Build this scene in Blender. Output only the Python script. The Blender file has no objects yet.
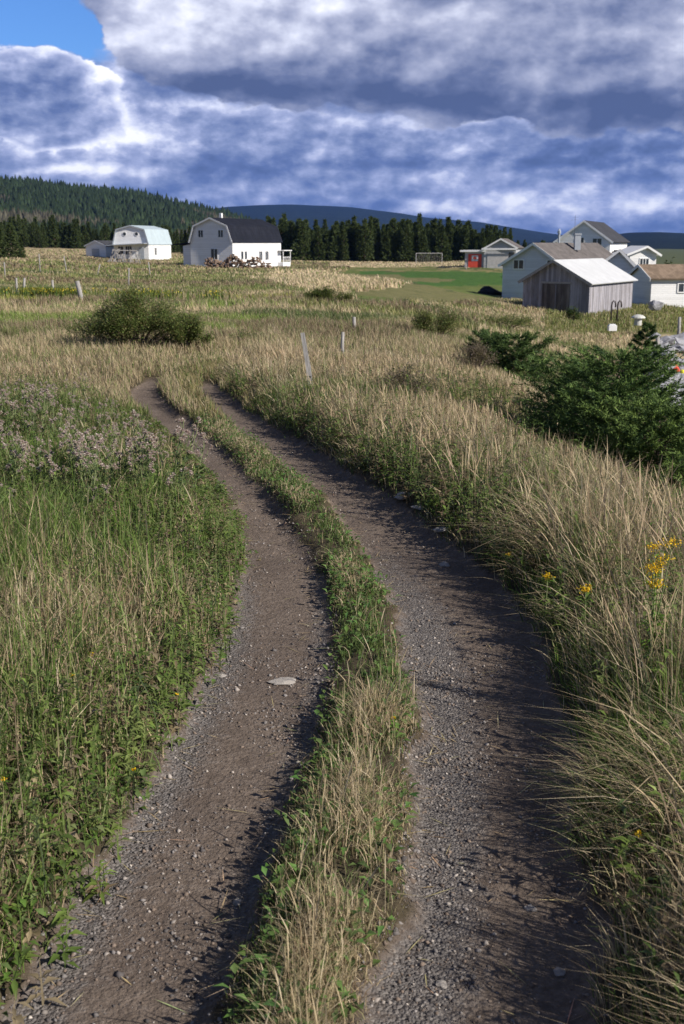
import bpy, math
import numpy as np
from mathutils import Vector

sc = bpy.context.scene
C = sc.collection
R = math.radians
rng = np.random.default_rng(7)

# ------------------------------------------------------------------ camera
PITCH = R(13.3)
CAMZ = 2.0
cam = bpy.data.cameras.new("camera")
cam.sensor_fit = 'VERTICAL'; cam.sensor_height = 36.0; cam.lens = 40.0
cam.clip_start = 0.05; cam.clip_end = 60000
cam.dof.use_dof = True; cam.dof.focus_distance = 6.5; cam.dof.aperture_fstop = 7.0
camo = bpy.data.objects.new("camera", cam); C.objects.link(camo)
camo.location = (0, 0, CAMZ); camo.rotation_euler = (R(90) - PITCH, 0, 0)
sc.camera = camo
FPX = 1024 * 40.0 / 36.0

# ------------------------------------------------------------------ world
SUN_AZ, SUN_EL = 119.0, 33.0            # azimuth clockwise from +Y (view direction)
w = bpy.data.worlds.new("World"); sc.world = w; w.use_nodes = True
nt = w.node_tree; nt.nodes.clear()


class G:
    """tiny node expression helper"""
    def __init__(s, nt): s.nt = nt
    def put(s, sock, v):
        if isinstance(v, bpy.types.NodeSocket): s.nt.links.new(v, sock)
        else: sock.default_value = v
    def m(s, op, a, b=0.0, c=0.0, clamp=False):
        n = s.nt.nodes.new('ShaderNodeMath'); n.operation = op; n.use_clamp = clamp
        s.put(n.inputs[0], a); s.put(n.inputs[1], b); s.put(n.inputs[2], c)
        return n.outputs[0]
    def add(s, a, b): return s.m('ADD', a, b)
    def mul(s, a, b): return s.m('MULTIPLY', a, b)
    def sub(s, a, b): return s.m('SUBTRACT', a, b)
    def xyz(s, a, b, c=0.0):
        n = s.nt.nodes.new('ShaderNodeCombineXYZ')
        for i, v in enumerate((a, b, c)): s.put(n.inputs[i], v)
        return n.outputs[0]
    def noise(s, vec, scale, detail=4, rough=0.5, lac=2.0, dist=0.0):
        n = s.nt.nodes.new('ShaderNodeTexNoise')
        if vec is not None: s.nt.links.new(vec, n.inputs['Vector'])
        n.inputs['Scale'].default_value = scale; n.inputs['Detail'].default_value = detail
        n.inputs['Roughness'].default_value = rough; n.inputs['Lacunarity'].default_value = lac
        n.inputs['Distortion'].default_value = dist
        return n.outputs[0]
    def smooth(s, v, a, b, lo=0.0, hi=1.0):
        n = s.nt.nodes.new('ShaderNodeMapRange'); n.interpolation_type = 'SMOOTHSTEP'
        s.put(n.inputs['Value'], v); s.put(n.inputs['From Min'], a); s.put(n.inputs['From Max'], b)
        s.put(n.inputs['To Min'], lo); s.put(n.inputs['To Max'], hi)
        return n.outputs[0]
    def ramp(s, v, stops):
        n = s.nt.nodes.new('ShaderNodeValToRGB'); cr = n.color_ramp
        while len(cr.elements) < len(stops): cr.elements.new(0.5)
        for e, (p, c) in zip(cr.elements, stops):
            e.position = p; e.color = (*c, 1)
        s.put(n.inputs[0], v); return n.outputs[0]
    def mix(s, f, a, b, mode='MIX'):
        n = s.nt.nodes.new('ShaderNodeMix'); n.data_type = 'RGBA'; n.blend_type = mode
        s.put(n.inputs[0], f)
        for sock, v in ((n.inputs[6], a), (n.inputs[7], b)):
            s.put(sock, (*v, 1) if isinstance(v, tuple) and len(v) == 3 else v)
        return n.outputs[2]


g = G(nt)
sky = nt.nodes.new('ShaderNodeTexSky'); sky.sky_type = 'NISHITA'; sky.sun_disc = False
sky.sun_elevation = R(SUN_EL); sky.sun_rotation = R(SUN_AZ)
sky.air_density = 1.0; sky.dust_density = 0.0; sky.ozone_density = 4.0
tc = nt.nodes.new('ShaderNodeTexCoord')
sep = nt.nodes.new('ShaderNodeSeparateXYZ'); nt.links.new(tc.outputs['Generated'], sep.inputs[0])
X, Y, Z = sep.outputs
az = g.m('ARCTAN2', X, Y)                 # 0 = view direction, + to the right
el = g.m('ARCSINE', Z)
# clouds live in the direction (azimuth, elevation) of the real sky
wv = g.xyz(g.mul(az, 1.0), g.mul(el, 2.2), 3.7)
w1 = g.sub(g.noise(wv, 11, 5, 0.55), 0.5)
w2 = g.sub(g.noise(g.xyz(az, g.mul(el, 2.2), 9.1), 11, 5, 0.55), 0.5)
azw = g.add(az, g.mul(w1, 0.045)); elw = g.add(el, g.mul(w2, 0.028))


def blob(px, py, rx, ry, amp):
    a0 = math.atan((px - 342) / 1169.0); e0 = (243 - py) / 1138.0 * 0.955
    ra, re = rx / 1169.0, ry / 1138.0 * 0.955
    dx = g.mul(g.sub(azw, a0), 1 / ra); dy = g.mul(g.sub(elw, e0), 1 / re)
    r2 = g.add(g.mul(dx, dx), g.mul(dy, dy))
    return g.mul(g.m('EXPONENT', g.mul(r2, -1.0)), amp)




def nz(k, sc, det, ro, dx=0.0, dy=0.0, off=0.0):
    return g.noise(g.xyz(g.add(az, dx), g.mul(g.add(el, dy), k), off), sc, det, ro)


n1 = nz(1.5, 17, 7, 0.52); n2 = nz(1.5, 17, 7, 0.52, -0.008, 0.008)
relief = g.sub(n1, n2)                       # lit from the upper left, as the clouds in view are
nbig = nz(2.2, 8, 3, 0.45, off=5.0)
nfine = nz(1.7, 26, 7, 0.56, off=8.0); nf2 = nz(1.7, 26, 7, 0.56, -0.005, 0.006, 8.0)
relf = g.sub(nfine, nf2)
nvol = g.sub(nz(1.5, 10, 4, 0.45, off=2.0), nz(1.5, 10, 4, 0.45, -0.018, 0.016, 2.0))


def total(start, lst):
    q = start
    for b in lst: q = g.add(q, blob(*b))
    return q


def shade(sv):
    return g.ramp(sv, [(0.0, (0.080, 0.120, 0.26)), (0.20, (0.115, 0.165, 0.35)), (0.40, (0.21, 0.265, 0.46)),
                       (0.60, (0.36, 0.41, 0.63)), (0.80, (0.64, 0.68, 0.86)), (1.0, (0.95, 0.96, 1.02))])


def shade_grey(sv):
    return g.ramp(sv, [(0.0, (0.075, 0.105, 0.22)), (0.20, (0.130, 0.165, 0.30)), (0.40, (0.25, 0.285, 0.43)),
                       (0.60, (0.40, 0.43, 0.58)), (0.80, (0.66, 0.69, 0.83)), (1.0, (0.95, 0.96, 1.02))])


# low broken cloud toward the horizon: blue grey with lighter ragged puffs
SB = total(0.33, [(125, 100, 18, 40, .50), (105, 140, 48, 22, .44), (160, 138, 46, 12, .20), (20, 150, 50, 12, .34), (70, 175, 70, 8, .46),
                  (200, 168, 120, 7, -.10), (300, 165, 120, 8, -.08), (240, 116, 110, 10, .30), (390, 128, 90, 8, .22), (620, 140, 90, 8, .14), (480, 126, 60, 6, .34),
                  (450, 145, 60, 16, .26), (560, 160, 36, 12, -.14), (640, 162, 90, 12, -.14), (430, 178, 80, 8, .22), (500, 178, 60, 8, .20), (600, 205, 110, 12, .34),
                  (330, 190, 80, 6, .18), (470, 208, 80, 7, .28), (400, 200, 54, 5, .22), (240, 190, 70, 5, .10), (540, 195, 60, 5, .14)])
puff = g.smooth(nfine, 0.36, 0.72, -0.08, 0.22)
SB = g.add(SB, g.add(g.mul(puff, 0.75), g.add(g.mul(relief, 0.8), g.mul(relf, 0.8)))); SB = g.add(SB, g.mul(g.sub(nbig, 0.5), 0.75))
# heap of cloud at the left under the blue opening
fl = g.add(total(0.0, [(-20, 112, 62, 36, 1.0), (30, 108, 50, 30, .8), (85, 112, 50, 44, 1.0)]), g.add(g.mul(g.sub(n1, 0.5), 0.9), g.mul(g.sub(nfine, 0.5), 0.5)))
ML_ = g.smooth(fl, 0.34, 0.44)
SL = g.add(total(0.42, [(55, 74, 70, 9, .26), (112, 85, 26, 40, .40), (60, 148, 80, 14, .22)]), g.add(g.mul(relief, 1.3), g.mul(relf, 0.9)))
SL = g.add(SL, g.add(g.mul(g.smooth(fl, 0.62, 0.40), 0.22), g.mul(g.sub(nfine, 0.5), 0.35)))
# the great grey cloud across the top, white on its upper left, dark and flat beneath
fc = g.add(total(0.0, [(190, 30, 70, 62, 1.1), (290, 36, 110, 58, 1.2), (430, 16, 150, 88, 1.2), (600, 24, 150, 92, 1.2), (760, 30, 160, 92, 1.2), (260, -60, 150, 60, 1.2), (600, -80, 400, 80, 1.5)]),
           g.add(g.mul(g.sub(n1, 0.5), 0.85), g.mul(g.sub(nfine, 0.5), 0.45)))
MB_ = g.smooth(fc, 0.36, 0.45)
SC = total(0.41, [(240, 30, 80, 28, .34), (150, 25, 45, 36, .26), (180, 62, 50, 14, .12), (470, 25, 200, 22, .08), (660, 55, 60, 12, .14), (320, 10, 70, 18, .22), (640, 5, 100, 14, .12),
                  (240, 92, 120, 11, -.36), (400, 104, 150, 13, -.34), (610, 118, 140, 15, -.36), (590, 76, 40, 20, -.18)])
SC = g.add(SC, g.mul(relief, 1.1)); SC = g.add(SC, g.mul(g.sub(nbig, 0.5), 0.35)); SC = g.add(SC, g.add(g.mul(relf, 0.35), g.mul(g.sub(nfine, 0.5), 0.20)))
SC = g.add(SC, g.mul(nvol, 1.0)); SL = g.add(SL, g.mul(nvol, 1.2))
S = g.add(g.mul(SB, g.sub(1.0, ML_)), g.mul(SL, ML_))
cloudcol = g.mix(MB_, shade(S), shade_grey(SC))
# unseen cloud overhead and to the sides, darkened and greyed for deeper shadows
over = g.m('MAXIMUM', g.smooth(el, 0.20, 0.36), g.smooth(g.m('ABSOLUTE', az), 0.50, 0.85))
cloudcol = g.mix(over, cloudcol, g.ramp(nbig, [(0.3, (0.065, 0.070, 0.082)), (0.7, (0.155, 0.160, 0.172))]))
# opening of blue sky, upper left, and general broken cloud elsewhere (sides, overhead, behind)
op = g.smooth(g.add(blob(20, 0, 150, 95, 1.2), g.mul(g.sub(n1, 0.5), 0.5)), 0.40, 0.55)
op = g.mul(op, g.mul(g.sub(1.0, MB_), g.sub(1.0, ML_)))
gen = g.smooth(g.noise(tc.outputs['Generated'], 2.4, 5, 0.55), 0.46, 0.60)
high = g.smooth(el, 0.24, 0.42)
side = g.smooth(g.m('ABSOLUTE', az), 0.45, 0.9)
outside = g.m('MAXIMUM', high, side)
clear = g.m('MAXIMUM', op, g.mul(gen, outside))
cover_f = g.sub(1.0, clear)
bg1 = nt.nodes.new('ShaderNodeBackground'); bg1.inputs[1].default_value = 0.072
nt.links.new(g.mix(1.0, sky.outputs[0], (0.62, 0.92, 1.42), 'MULTIPLY'), bg1.inputs[0])
bg2 = nt.nodes.new('ShaderNodeBackground'); bg2.inputs[1].default_value = 0.92
nt.links.new(cloudcol, bg2.inputs[0])
ms = nt.nodes.new('ShaderNodeMixShader'); nt.links.new(cover_f, ms.inputs[0])
nt.links.new(bg1.outputs[0], ms.inputs[1]); nt.links.new(bg2.outputs[0], ms.inputs[2])
wo = nt.nodes.new('ShaderNodeOutputWorld'); nt.links.new(ms.outputs[0], wo.inputs[0])

# ------------------------------------------------------------------ sun
sl = bpy.data.lights.new("sun", 'SUN'); sl.energy = 5.0; sl.angle = R(0.53); sl.color = (1.0, 0.93, 0.83)
so = bpy.data.objects.new("sun", sl); C.objects.link(so)
sd = Vector((math.sin(R(SUN_AZ)) * math.cos(R(SUN_EL)), math.cos(R(SUN_AZ)) * math.cos(R(SUN_EL)), math.sin(R(SUN_EL))))
so.rotation_euler = sd.to_track_quat('Z', 'Y').to_euler(); so.location = (30, -10, 40)

sc.view_settings.view_transform = 'Standard'; sc.view_settings.look = 'None'
sc.view_settings.exposure = 0.42; sc.view_settings.gamma = 1.0
sc.render.engine = 'CYCLES'
sc.cycles.max_bounces = 6; sc.cycles.transparent_max_bounces = 4; sc.cycles.volume_bounces = 0
sc.render.resolution_x = 684; sc.render.resolution_y = 1024

# ------------------------------------------------------------------ numeric helpers
cp, sp = math.cos(PITCH), math.sin(PITCH)


def unproj(px, py, depth):
    """point at world distance y=depth seen at pixel px,py of the photograph"""
    px = np.asarray(px, float); py = np.asarray(py, float); depth = np.asarray(depth, float)
    rx = (px - 342) / FPX; ry = -(py - 512) / FPX
    dy = cp + ry * sp; dz = -sp + ry * cp
    return rx / dy * depth, depth + 0 * rx, CAMZ + dz / dy * depth


def flat(px, py, z=0.0):
    px = np.asarray(px, float); py = np.asarray(py, float)
    rx = (px - 342) / FPX; ry = -(py - 512) / FPX
    dy = cp + ry * sp; dz = -sp + ry * cp
    t = (z - CAMZ) / dz
    return rx * t, dy * t


def proj(x, y, z):
    zz = z - CAMZ
    d = y * cp - zz * sp
    d = np.where(d < 0.2, 0.2, d)
    return 342 + x / d * FPX, 512 - (y * sp + zz * cp) / d * FPX


def hash2(ix, iy, seed):
    n = (ix.astype(np.int64) * 374761393 + iy.astype(np.int64) * 668265263 + seed * 974711) & 0xFFFFFFFF
    n = ((n ^ (n >> 13)) * 1274126177) & 0xFFFFFFFF
    n = n ^ (n >> 16)
    return (n & 0xFFFFFF) / float(0xFFFFFF)


def vnoise(x, y, seed=0):
    x0 = np.floor(x); y0 = np.floor(y); fx = x - x0; fy = y - y0
    fx = fx * fx * (3 - 2 * fx); fy = fy * fy * (3 - 2 * fy)
    a = hash2(x0, y0, seed); b = hash2(x0 + 1, y0, seed); c = hash2(x0, y0 + 1, seed); d = hash2(x0 + 1, y0 + 1, seed)
    return (a * (1 - fx) + b * fx) * (1 - fy) + (c * (1 - fx) + d * fx) * fy


def fbm(x, y, seed=0, o=4):
    x = np.asarray(x, float); y = np.asarray(y, float)
    s = 0; a = 0.5; t = 0
    for i in range(o):
        s = s + a * vnoise(x * 2 ** i + i * 17.3, y * 2 ** i - i * 9.1, seed + i); t += a; a *= 0.5
    return s / t - 0.5


def sstep(v, a, b):
    t = np.clip((v - a) / (b - a), 0, 1); return t * t * (3 - 2 * t)


# ------------------------------------------------------------------ scene-graph helpers
def tag(o, label=None, cat=None, group=None, kind=None):
    if label: o['label'] = label
    if cat: o['category'] = cat
    if group: o['group'] = group
    if kind: o['kind'] = kind
    return o


def empty(name, loc, rz=0.0, label=None, cat=None, group=None):
    o = bpy.data.objects.new(name, None); C.objects.link(o); o.empty_display_size = 0.3
    o.location = loc; o.rotation_euler = (0, 0, rz)
    return tag(o, label, cat, group)


def fast_mesh(name, V, F, mats, parent=None, col=None, smooth=False, mi=None, attrs=None):
    """V (n,3), F (m,3|4) arrays -> object"""
    me = bpy.data.meshes.new(name)
    V = np.asarray(V, np.float32); F = np.asarray(F, np.int32)
    me.vertices.add(len(V)); me.vertices.foreach_set('co', V.ravel())
    k = F.shape[1]
    me.loops.add(F.size); me.loops.foreach_set('vertex_index', F.ravel())
    me.polygons.add(len(F)); me.polygons.foreach_set('loop_start', np.arange(0, F.size, k, dtype=np.int32))
    try: me.polygons.foreach_set('loop_total', np.full(len(F), k, np.int32))
    except Exception: pass
    if smooth: me.polygons.foreach_set('use_smooth', np.ones(len(F), bool))
    if mi is not None: me.polygons.foreach_set('material_index', np.asarray(mi, np.int32))
    if col is not None:
        a = me.color_attributes.new('col', 'FLOAT_COLOR', 'POINT')
        c4 = np.ones((len(V), 4), np.float32); c4[:, :3] = col
        a.data.foreach_set('color', c4.ravel())
    for nm, val in (attrs or {}).items():
        a = me.attributes.new(nm, 'FLOAT', 'POINT'); a.data.foreach_set('value', np.asarray(val, np.float32))
    me.update(); me.validate()
    for m in (mats if isinstance(mats, (list, tuple)) else [mats]): me.materials.append(m)
    o = bpy.data.objects.new(name, me); C.objects.link(o)
    if parent: o.parent = parent
    return o


class MB:
    """collects polygons, boxes, tubes; build() links them as one object"""
    def __init__(s): s.v = []; s.f = []
    def poly(s, pts, faces):
        n = len(s.v); s.v += [tuple(p) for p in pts]; s.f += [tuple(i + n for i in f) for f in faces]; return s
    def box(s, x0, x1, y0, y1, z0, z1):
        p = [(x0, y0, z0), (x1, y0, z0), (x1, y1, z0), (x0, y1, z0), (x0, y0, z1), (x1, y0, z1), (x1, y1, z1), (x0, y1, z1)]
        return s.poly(p, [(3, 2, 1, 0), (4, 5, 6, 7), (0, 1, 5, 4), (1, 2, 6, 5), (2, 3, 7, 6), (3, 0, 4, 7)])
    def prism(s, prof, y0, y1):
        """profile in x,z extruded along y"""
        n = len(prof)
        p = [(x, y0, z) for x, z in prof] + [(x, y1, z) for x, z in prof]
        f = [tuple(range(n)), tuple(range(2 * n - 1, n - 1, -1))]
        f += [(i, i + n, (i + 1) % n + n, (i + 1) % n) for i in range(n)]
        return s.poly(p, f)
    def tube(s, pts, rads, k=6):
        n0 = len(s.v); pts = [Vector(p) for p in pts]
        for i, p in enumerate(pts):
            d = (pts[min(i + 1, len(pts) - 1)] - pts[max(i - 1, 0)]).normalized()
            a = d.orthogonal().normalized(); b = d.cross(a)
            for j in range(k):
                t = 2 * math.pi * j / k
                s.v.append(tuple(p + (a * math.cos(t) + b * math.sin(t)) * rads[i]))
        for i in range(len(pts) - 1):
            for j in range(k):
                a0 = n0 + i * k + j; a1 = n0 + i * k + (j + 1) % k
                s.f.append((a0, a1, a1 + k, a0 + k))
        s.f.append(tuple(n0 + j for j in range(k))[::-1]); s.f.append(tuple(n0 + (len(pts) - 1) * k + j for j in range(k)))
        return s
    def build(s, name, mat, parent=None, smooth=False, bevel=0.0):
        me = bpy.data.meshes.new(name); me.from_pydata(s.v, [], s.f)
        import bmesh
        b = bmesh.new(); b.from_mesh(me); bmesh.ops.recalc_face_normals(b, faces=b.faces)
        if bevel: bmesh.ops.bevel(b, geom=b.edges[:], offset=bevel, segments=1, affect='EDGES')
        b.to_mesh(me); b.free()
        if smooth:
            for p in me.polygons: p.use_smooth = True
        me.materials.append(mat)
        o = bpy.data.objects.new(name, me); C.objects.link(o)
        if parent: o.parent = parent
        return o


def kids(o): return [c for c in C.objects if c.parent == o]


def copy_tree(src_list, parent=None, loc=(0, 0, 0), rz=0, scale=(1, 1, 1)):
    """src_list = (root, [(child,[grandchildren])])"""
    root, ch = src_list
    r = root.copy(); C.objects.link(r); r.location = loc; r.rotation_euler = (0, 0, rz); r.scale = scale
    out = []
    for c in ch:
        d = c.copy(); C.objects.link(d); d.parent = r; out.append(d)
    return r, out


# ------------------------------------------------------------------ materials
def mat(name):
    m = bpy.data.materials.new(name); m.use_nodes = True; m.node_tree.nodes.clear()
    n = m.node_tree; g = G(n)
    p = n.nodes.new('ShaderNodeBsdfPrincipled'); o = n.nodes.new('ShaderNodeOutputMaterial')
    n.links.new(p.outputs[0], o.inputs[0])
    return m, n, g, p, o


def bump(n, g, p, h, strength=0.5, dist=0.01):
    b = n.nodes.new('ShaderNodeBump'); b.inputs['Strength'].default_value = strength
    b.inputs['Distance'].default_value = dist; n.links.new(h, b.inputs['Height']); n.links.new(b.outputs[0], p.inputs['Normal'])


def veg_mat(name, transl=0.3, rough=0.55, spec=0.25):
    m, n, g, p, o = mat(name)
    a = n.nodes.new('ShaderNodeAttribute'); a.attribute_name = 'col'
    n.links.new(a.outputs['Color'], p.inputs['Base Color'])
    p.inputs['Roughness'].default_value = rough; p.inputs['Specular IOR Level'].default_value = spec
    t = n.nodes.new('ShaderNodeBsdfTranslucent'); n.links.new(a.outputs['Color'], t.inputs[0])
    x = n.nodes.new('ShaderNodeMixShader'); x.inputs[0].default_value = transl
    n.links.new(p.outputs[0], x.inputs[1]); n.links.new(t.outputs[0], x.inputs[2]); n.links.new(x.outputs[0], o.inputs[0])
    return m


def plain(name, col, rough=0.7, nscale=3.0, var=0.15, bs=0.2, bd=0.01, spec=0.3, metallic=0.0, stretch=(1, 1, 1)):
    m, n, g, p, o = mat(name)
    t = n.nodes.new('ShaderNodeTexCoord'); mp = n.nodes.new('ShaderNodeMapping'); mp.inputs['Scale'].default_value = stretch
    n.links.new(t.outputs['Object'], mp.inputs[0])
    f = g.noise(mp.outputs[0], nscale, 5, 0.6)
    c = g.ramp(f, [(0.3, tuple(v * (1 - var) for v in col)), (0.7, tuple(min(v * (1 + var), 1) for v in col))])
    n.links.new(c, p.inputs['Base Color']); p.inputs['Roughness'].default_value = rough
    p.inputs['Specular IOR Level'].default_value = spec; p.inputs['Metallic'].default_value = metallic
    bump(n, g, p, f, bs, bd)
    return m


def siding(name, col, pitch=0.14, vertical=False, var=0.06, rough=0.6, stain=(0.3, 0.28, 0.25), st=0.15, depth=0.015):
    """painted clapboard (horizontal) or upright boards, uneven and weathered"""
    m, n, g, p, o = mat(name)
    t = n.nodes.new('ShaderNodeTexCoord'); s = n.nodes.new('ShaderNodeSeparateXYZ'); n.links.new(t.outputs['Object'], s.inputs[0])
    ax = g.add(s.outputs[0], g.mul(s.outputs[1], 1.0)) if vertical else s.outputs[2]
    u = g.mul(ax, 1 / pitch)
    idx = g.m('FLOOR', u); fr = g.m('FRACT', u)
    wn = n.nodes.new('ShaderNodeTexWhiteNoise'); wn.noise_dimensions = '1D'; n.links.new(idx, wn.inputs['W'])
    v = g.m('MULTIPLY_ADD', wn.outputs[0], 2 * var, 1 - var)
    mpn = n.nodes.new('ShaderNodeMapping'); mpn.inputs['Scale'].default_value = (1, 1, 0.25) if vertical else (0.4, 0.4, 1.2)
    n.links.new(t.outputs['Object'], mpn.inputs[0])
    ns = g.noise(mpn.outputs[0], 4.0 if vertical else 1.6, 6, 0.65)
    base = g.mix(g.mul(g.smooth(ns, 0.42, 0.75), st * 2), col, stain)
    gap = g.smooth(fr, 0.0, 0.12 if vertical else 0.10, 0.45 if vertical else 0.8, 1.0)
    vv = g.mul(v, gap)
    c = g.mix(1.0, base, g.xyz(vv, vv, vv), 'MULTIPLY')
    n.links.new(c, p.inputs['Base Color']); p.inputs['Roughness'].default_value = rough
    p.inputs['Specular IOR Level'].default_value = 0.25
    bump(n, g, p, g.smooth(fr, 0.0, 0.15), 0.6, depth)
    return m


def roof_mat(name, col, rough=0.85, row=0.2, var=0.22):
    m, n, g, p, o = mat(name)
    t = n.nodes.new('ShaderNodeTexCoord')
    b = n.nodes.new('ShaderNodeTexBrick'); n.links.new(t.outputs['Object'], b.inputs[0])
    b.inputs['Scale'].default_value = 1.0; b.inputs['Brick Width'].default_value = 0.35; b.inputs['Row Height'].default_value = row
    b.inputs['Mortar Size'].default_value = 0.01
    lo = tuple(v * (1 - var) for v in col); hi = tuple(v * (1 + var) for v in col)
    b.inputs[1].default_value = (*lo, 1); b.inputs[2].default_value = (*hi, 1); b.inputs[3].default_value = (*tuple(v * .5 for v in col), 1)
    f = g.noise(t.outputs['Object'], 0.8, 5, 0.6)
    c = g.mix(g.smooth(f, 0.45, 0.75, 0, 0.5), b.outputs[0], tuple(v * 1.5 for v in col))
    n.links.new(c, p.inputs['Base Color']); p.inputs['Roughness'].default_value = rough
    p.inputs['Specular IOR Level'].default_value = 0.06
    bump(n, g, p, f, 0.3, 0.02)
    return m


MV = veg_mat('blade_grass', 0.30)
ML = veg_mat('leaf', 0.28, 0.5, 0.3)
MN = veg_mat('needle', 0.22, 0.6, 0.15)
MWHITE = siding('white_clapboard', (0.80, 0.80, 0.80), 0.15, st=0.06)
MLAV = siding('pale_siding', (0.62, 0.64, 0.70), 0.15, st=0.1)
MSHED = siding('weathered_board', (0.30, 0.29, 0.32), 0.17, vertical=True, var=0.33, rough=0.85, stain=(0.15, 0.13, 0.12), st=0.35, depth=0.03)
MGREYSID = siding('grey_siding', (0.42, 0.43, 0.45), 0.2, st=0.15)
MTRIM = plain('white_trim', (0.78, 0.78, 0.78), 0.5, 3, 0.05)
MGREYTRIM = plain('grey_trim', (0.35, 0.38, 0.42), 0.6, 3, 0.1)
MDARKROOF = roof_mat('dark_shingle', (0.017, 0.019, 0.028))
MGREYROOF = roof_mat('grey_shingle', (0.055, 0.057, 0.066))
MBROWNROOF = roof_mat('brown_grey_shingle', (0.135, 0.122, 0.118))
MTANROOF = roof_mat('tan_shingle', (0.22, 0.165, 0.12))
MMETALROOF = plain('pale_metal_roof', (0.56, 0.57, 0.58), 0.45, 1.2, 0.08, 0.05)
MTEALROOF = plain('pale_teal_roof', (0.42, 0.50, 0.54), 0.5, 1.0, 0.08, 0.1)
MGLASS = plain('window_glass', (0.03, 0.035, 0.045), 0.12, 2, 0.3, 0.0, spec=0.6)
MDARK = plain('dark_opening', (0.035, 0.032, 0.03), 0.8)
MDOORWOOD = siding('dark_boards', (0.10, 0.085, 0.08), 0.2, vertical=True, var=0.3, rough=0.9, st=0.2)
MRED = plain('red_paint', (0.62, 0.08, 0.05), 0.5, 2, 0.15)
MPOST = plain('weathered_post', (0.30, 0.285, 0.27), 0.85, 14, 0.35, 0.6, 0.01, stretch=(4, 4, 0.5))
MSTONE = plain('field_stone', (0.36, 0.33, 0.30), 0.85, 18, 0.3, 0.6, 0.01)
MROCK = plain('shore_rock', (0.27, 0.27, 0.29), 0.85, 3, 0.35, 0.8, 0.05)
MBARK = plain('bark', (0.12, 0.09, 0.07), 0.9, 12, 0.4, 0.8, 0.01, stretch=(3, 3, 0.6))
MDEAD = plain('dead_wood', (0.36, 0.33, 0.30), 0.9, 12, 0.3, 0.5, 0.01, stretch=(3, 3, 0.6))
MLOG = plain('split_log', (0.20, 0.14, 0.10), 0.9, 6, 0.5, 0.5, 0.02)
MIRON = plain('dark_iron', (0.05, 0.04, 0.04), 0.6, 10, 0.4)
MTARP = plain('black_tarp', (0.012, 0.012, 0.015), 0.7, 3, 0.3, 0.6, 0.05)
MNET = plain('goal_frame', (0.45, 0.45, 0.45), 0.5)
MYEL = plain('yellow_plastic', (0.75, 0.68, 0.05), 0.4)
MPURP = veg_mat('thistle_down', 0.35, 0.8, 0.05)

# ground material: soil / turf by attribute, dirt and gravel in the ruts
m, n, g, p, o = mat('ground_cover'); MGROUND = m
att = n.nodes.new('ShaderNodeAttribute'); att.attribute_name = 'col'
atr = n.nodes.new('ShaderNodeAttribute'); atr.attribute_name = 'rut'
atg = n.nodes.new('ShaderNodeAttribute'); atg.attribute_name = 'gravel'
t = n.nodes.new('ShaderNodeTexCoord'); OB = t.outputs['Object']
nb = g.noise(OB, 1.3, 6, 0.6); nf = g.noise(OB, 22, 6, 0.7); nvf = g.noise(OB, 160, 4, 0.7)
turf = g.mix(1.0, att.outputs['Color'], g.ramp(nf, [(0.25, (0.5, 0.5, 0.5)), (0.75, (1.35, 1.35, 1.35))]), 'MULTIPLY')
turf = g.mix(1.0, turf, g.ramp(nb, [(0.3, (0.75, 0.8, 0.7)), (0.7, (1.2, 1.15, 1.15))]), 'MULTIPLY')
v1 = n.nodes.new('ShaderNodeTexVoronoi'); n.links.new(OB, v1.inputs['Vector']); v1.inputs['Scale'].default_value = 95
v2 = n.nodes.new('ShaderNodeTexVoronoi'); n.links.new(OB, v2.inputs['Vector']); v2.inputs['Scale'].default_value = 42
dirt = g.ramp(nf, [(0.2, (0.072, 0.053, 0.040)), (0.5, (0.150, 0.115, 0.090)), (0.8, (0.25, 0.198, 0.160))])
dirt = g.mix(g.smooth(nb, 0.42, 0.62, 0.0, 0.6), dirt, (0.105, 0.078, 0.061))
pebc = g.mix(0.75, g.ramp(v1.outputs['Color'], [(0.0, (0.06, 0.058, 0.06)), (0.5, (0.15, 0.14, 0.14)), (0.85, (0.24, 0.225, 0.215)), (1.0, (0.42, 0.39, 0.36))]), dirt)
pebm = g.smooth(g.add(atg.outputs['Fac'], g.mul(g.sub(nf, 0.5), 0.9)), 0.25, 0.75)
pebc2 = g.mix(0.25, g.ramp(v1.outputs['Color'], [(0.0, (0.06, 0.058, 0.06)), (0.5, (0.15, 0.145, 0.145)), (0.85, (0.22, 0.21, 0.205)), (1.0, (0.42, 0.39, 0.36))]), dirt)
gr = g.mix(pebm, g.mix(0.5, dirt, pebc), pebc2)
rm = g.smooth(g.add(atr.outputs['Fac'], g.mul(g.sub(nf, 0.5), 0.5)), 0.3, 0.7)
colr = g.mix(rm, turf, gr)
n.links.new(colr, p.inputs['Base Color']); p.inputs['Roughness'].default_value = 0.92; p.inputs['Specular IOR Level'].default_value = 0.15
nclod = g.noise(OB, 55, 5, 0.65)
hgt = g.add(g.add(g.mul(nf, 0.6), g.mul(nclod, 0.55)), g.add(g.mul(g.sub(0.6, v1.outputs['Distance']), g.m('MULTIPLY_ADD', pebm, 0.45, 0.15)), g.add(g.mul(nvf, 0.12), g.mul(v2.outputs['Distance'], -0.25))))
bump(n, g, p, hgt, 1.0, 0.018)

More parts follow.
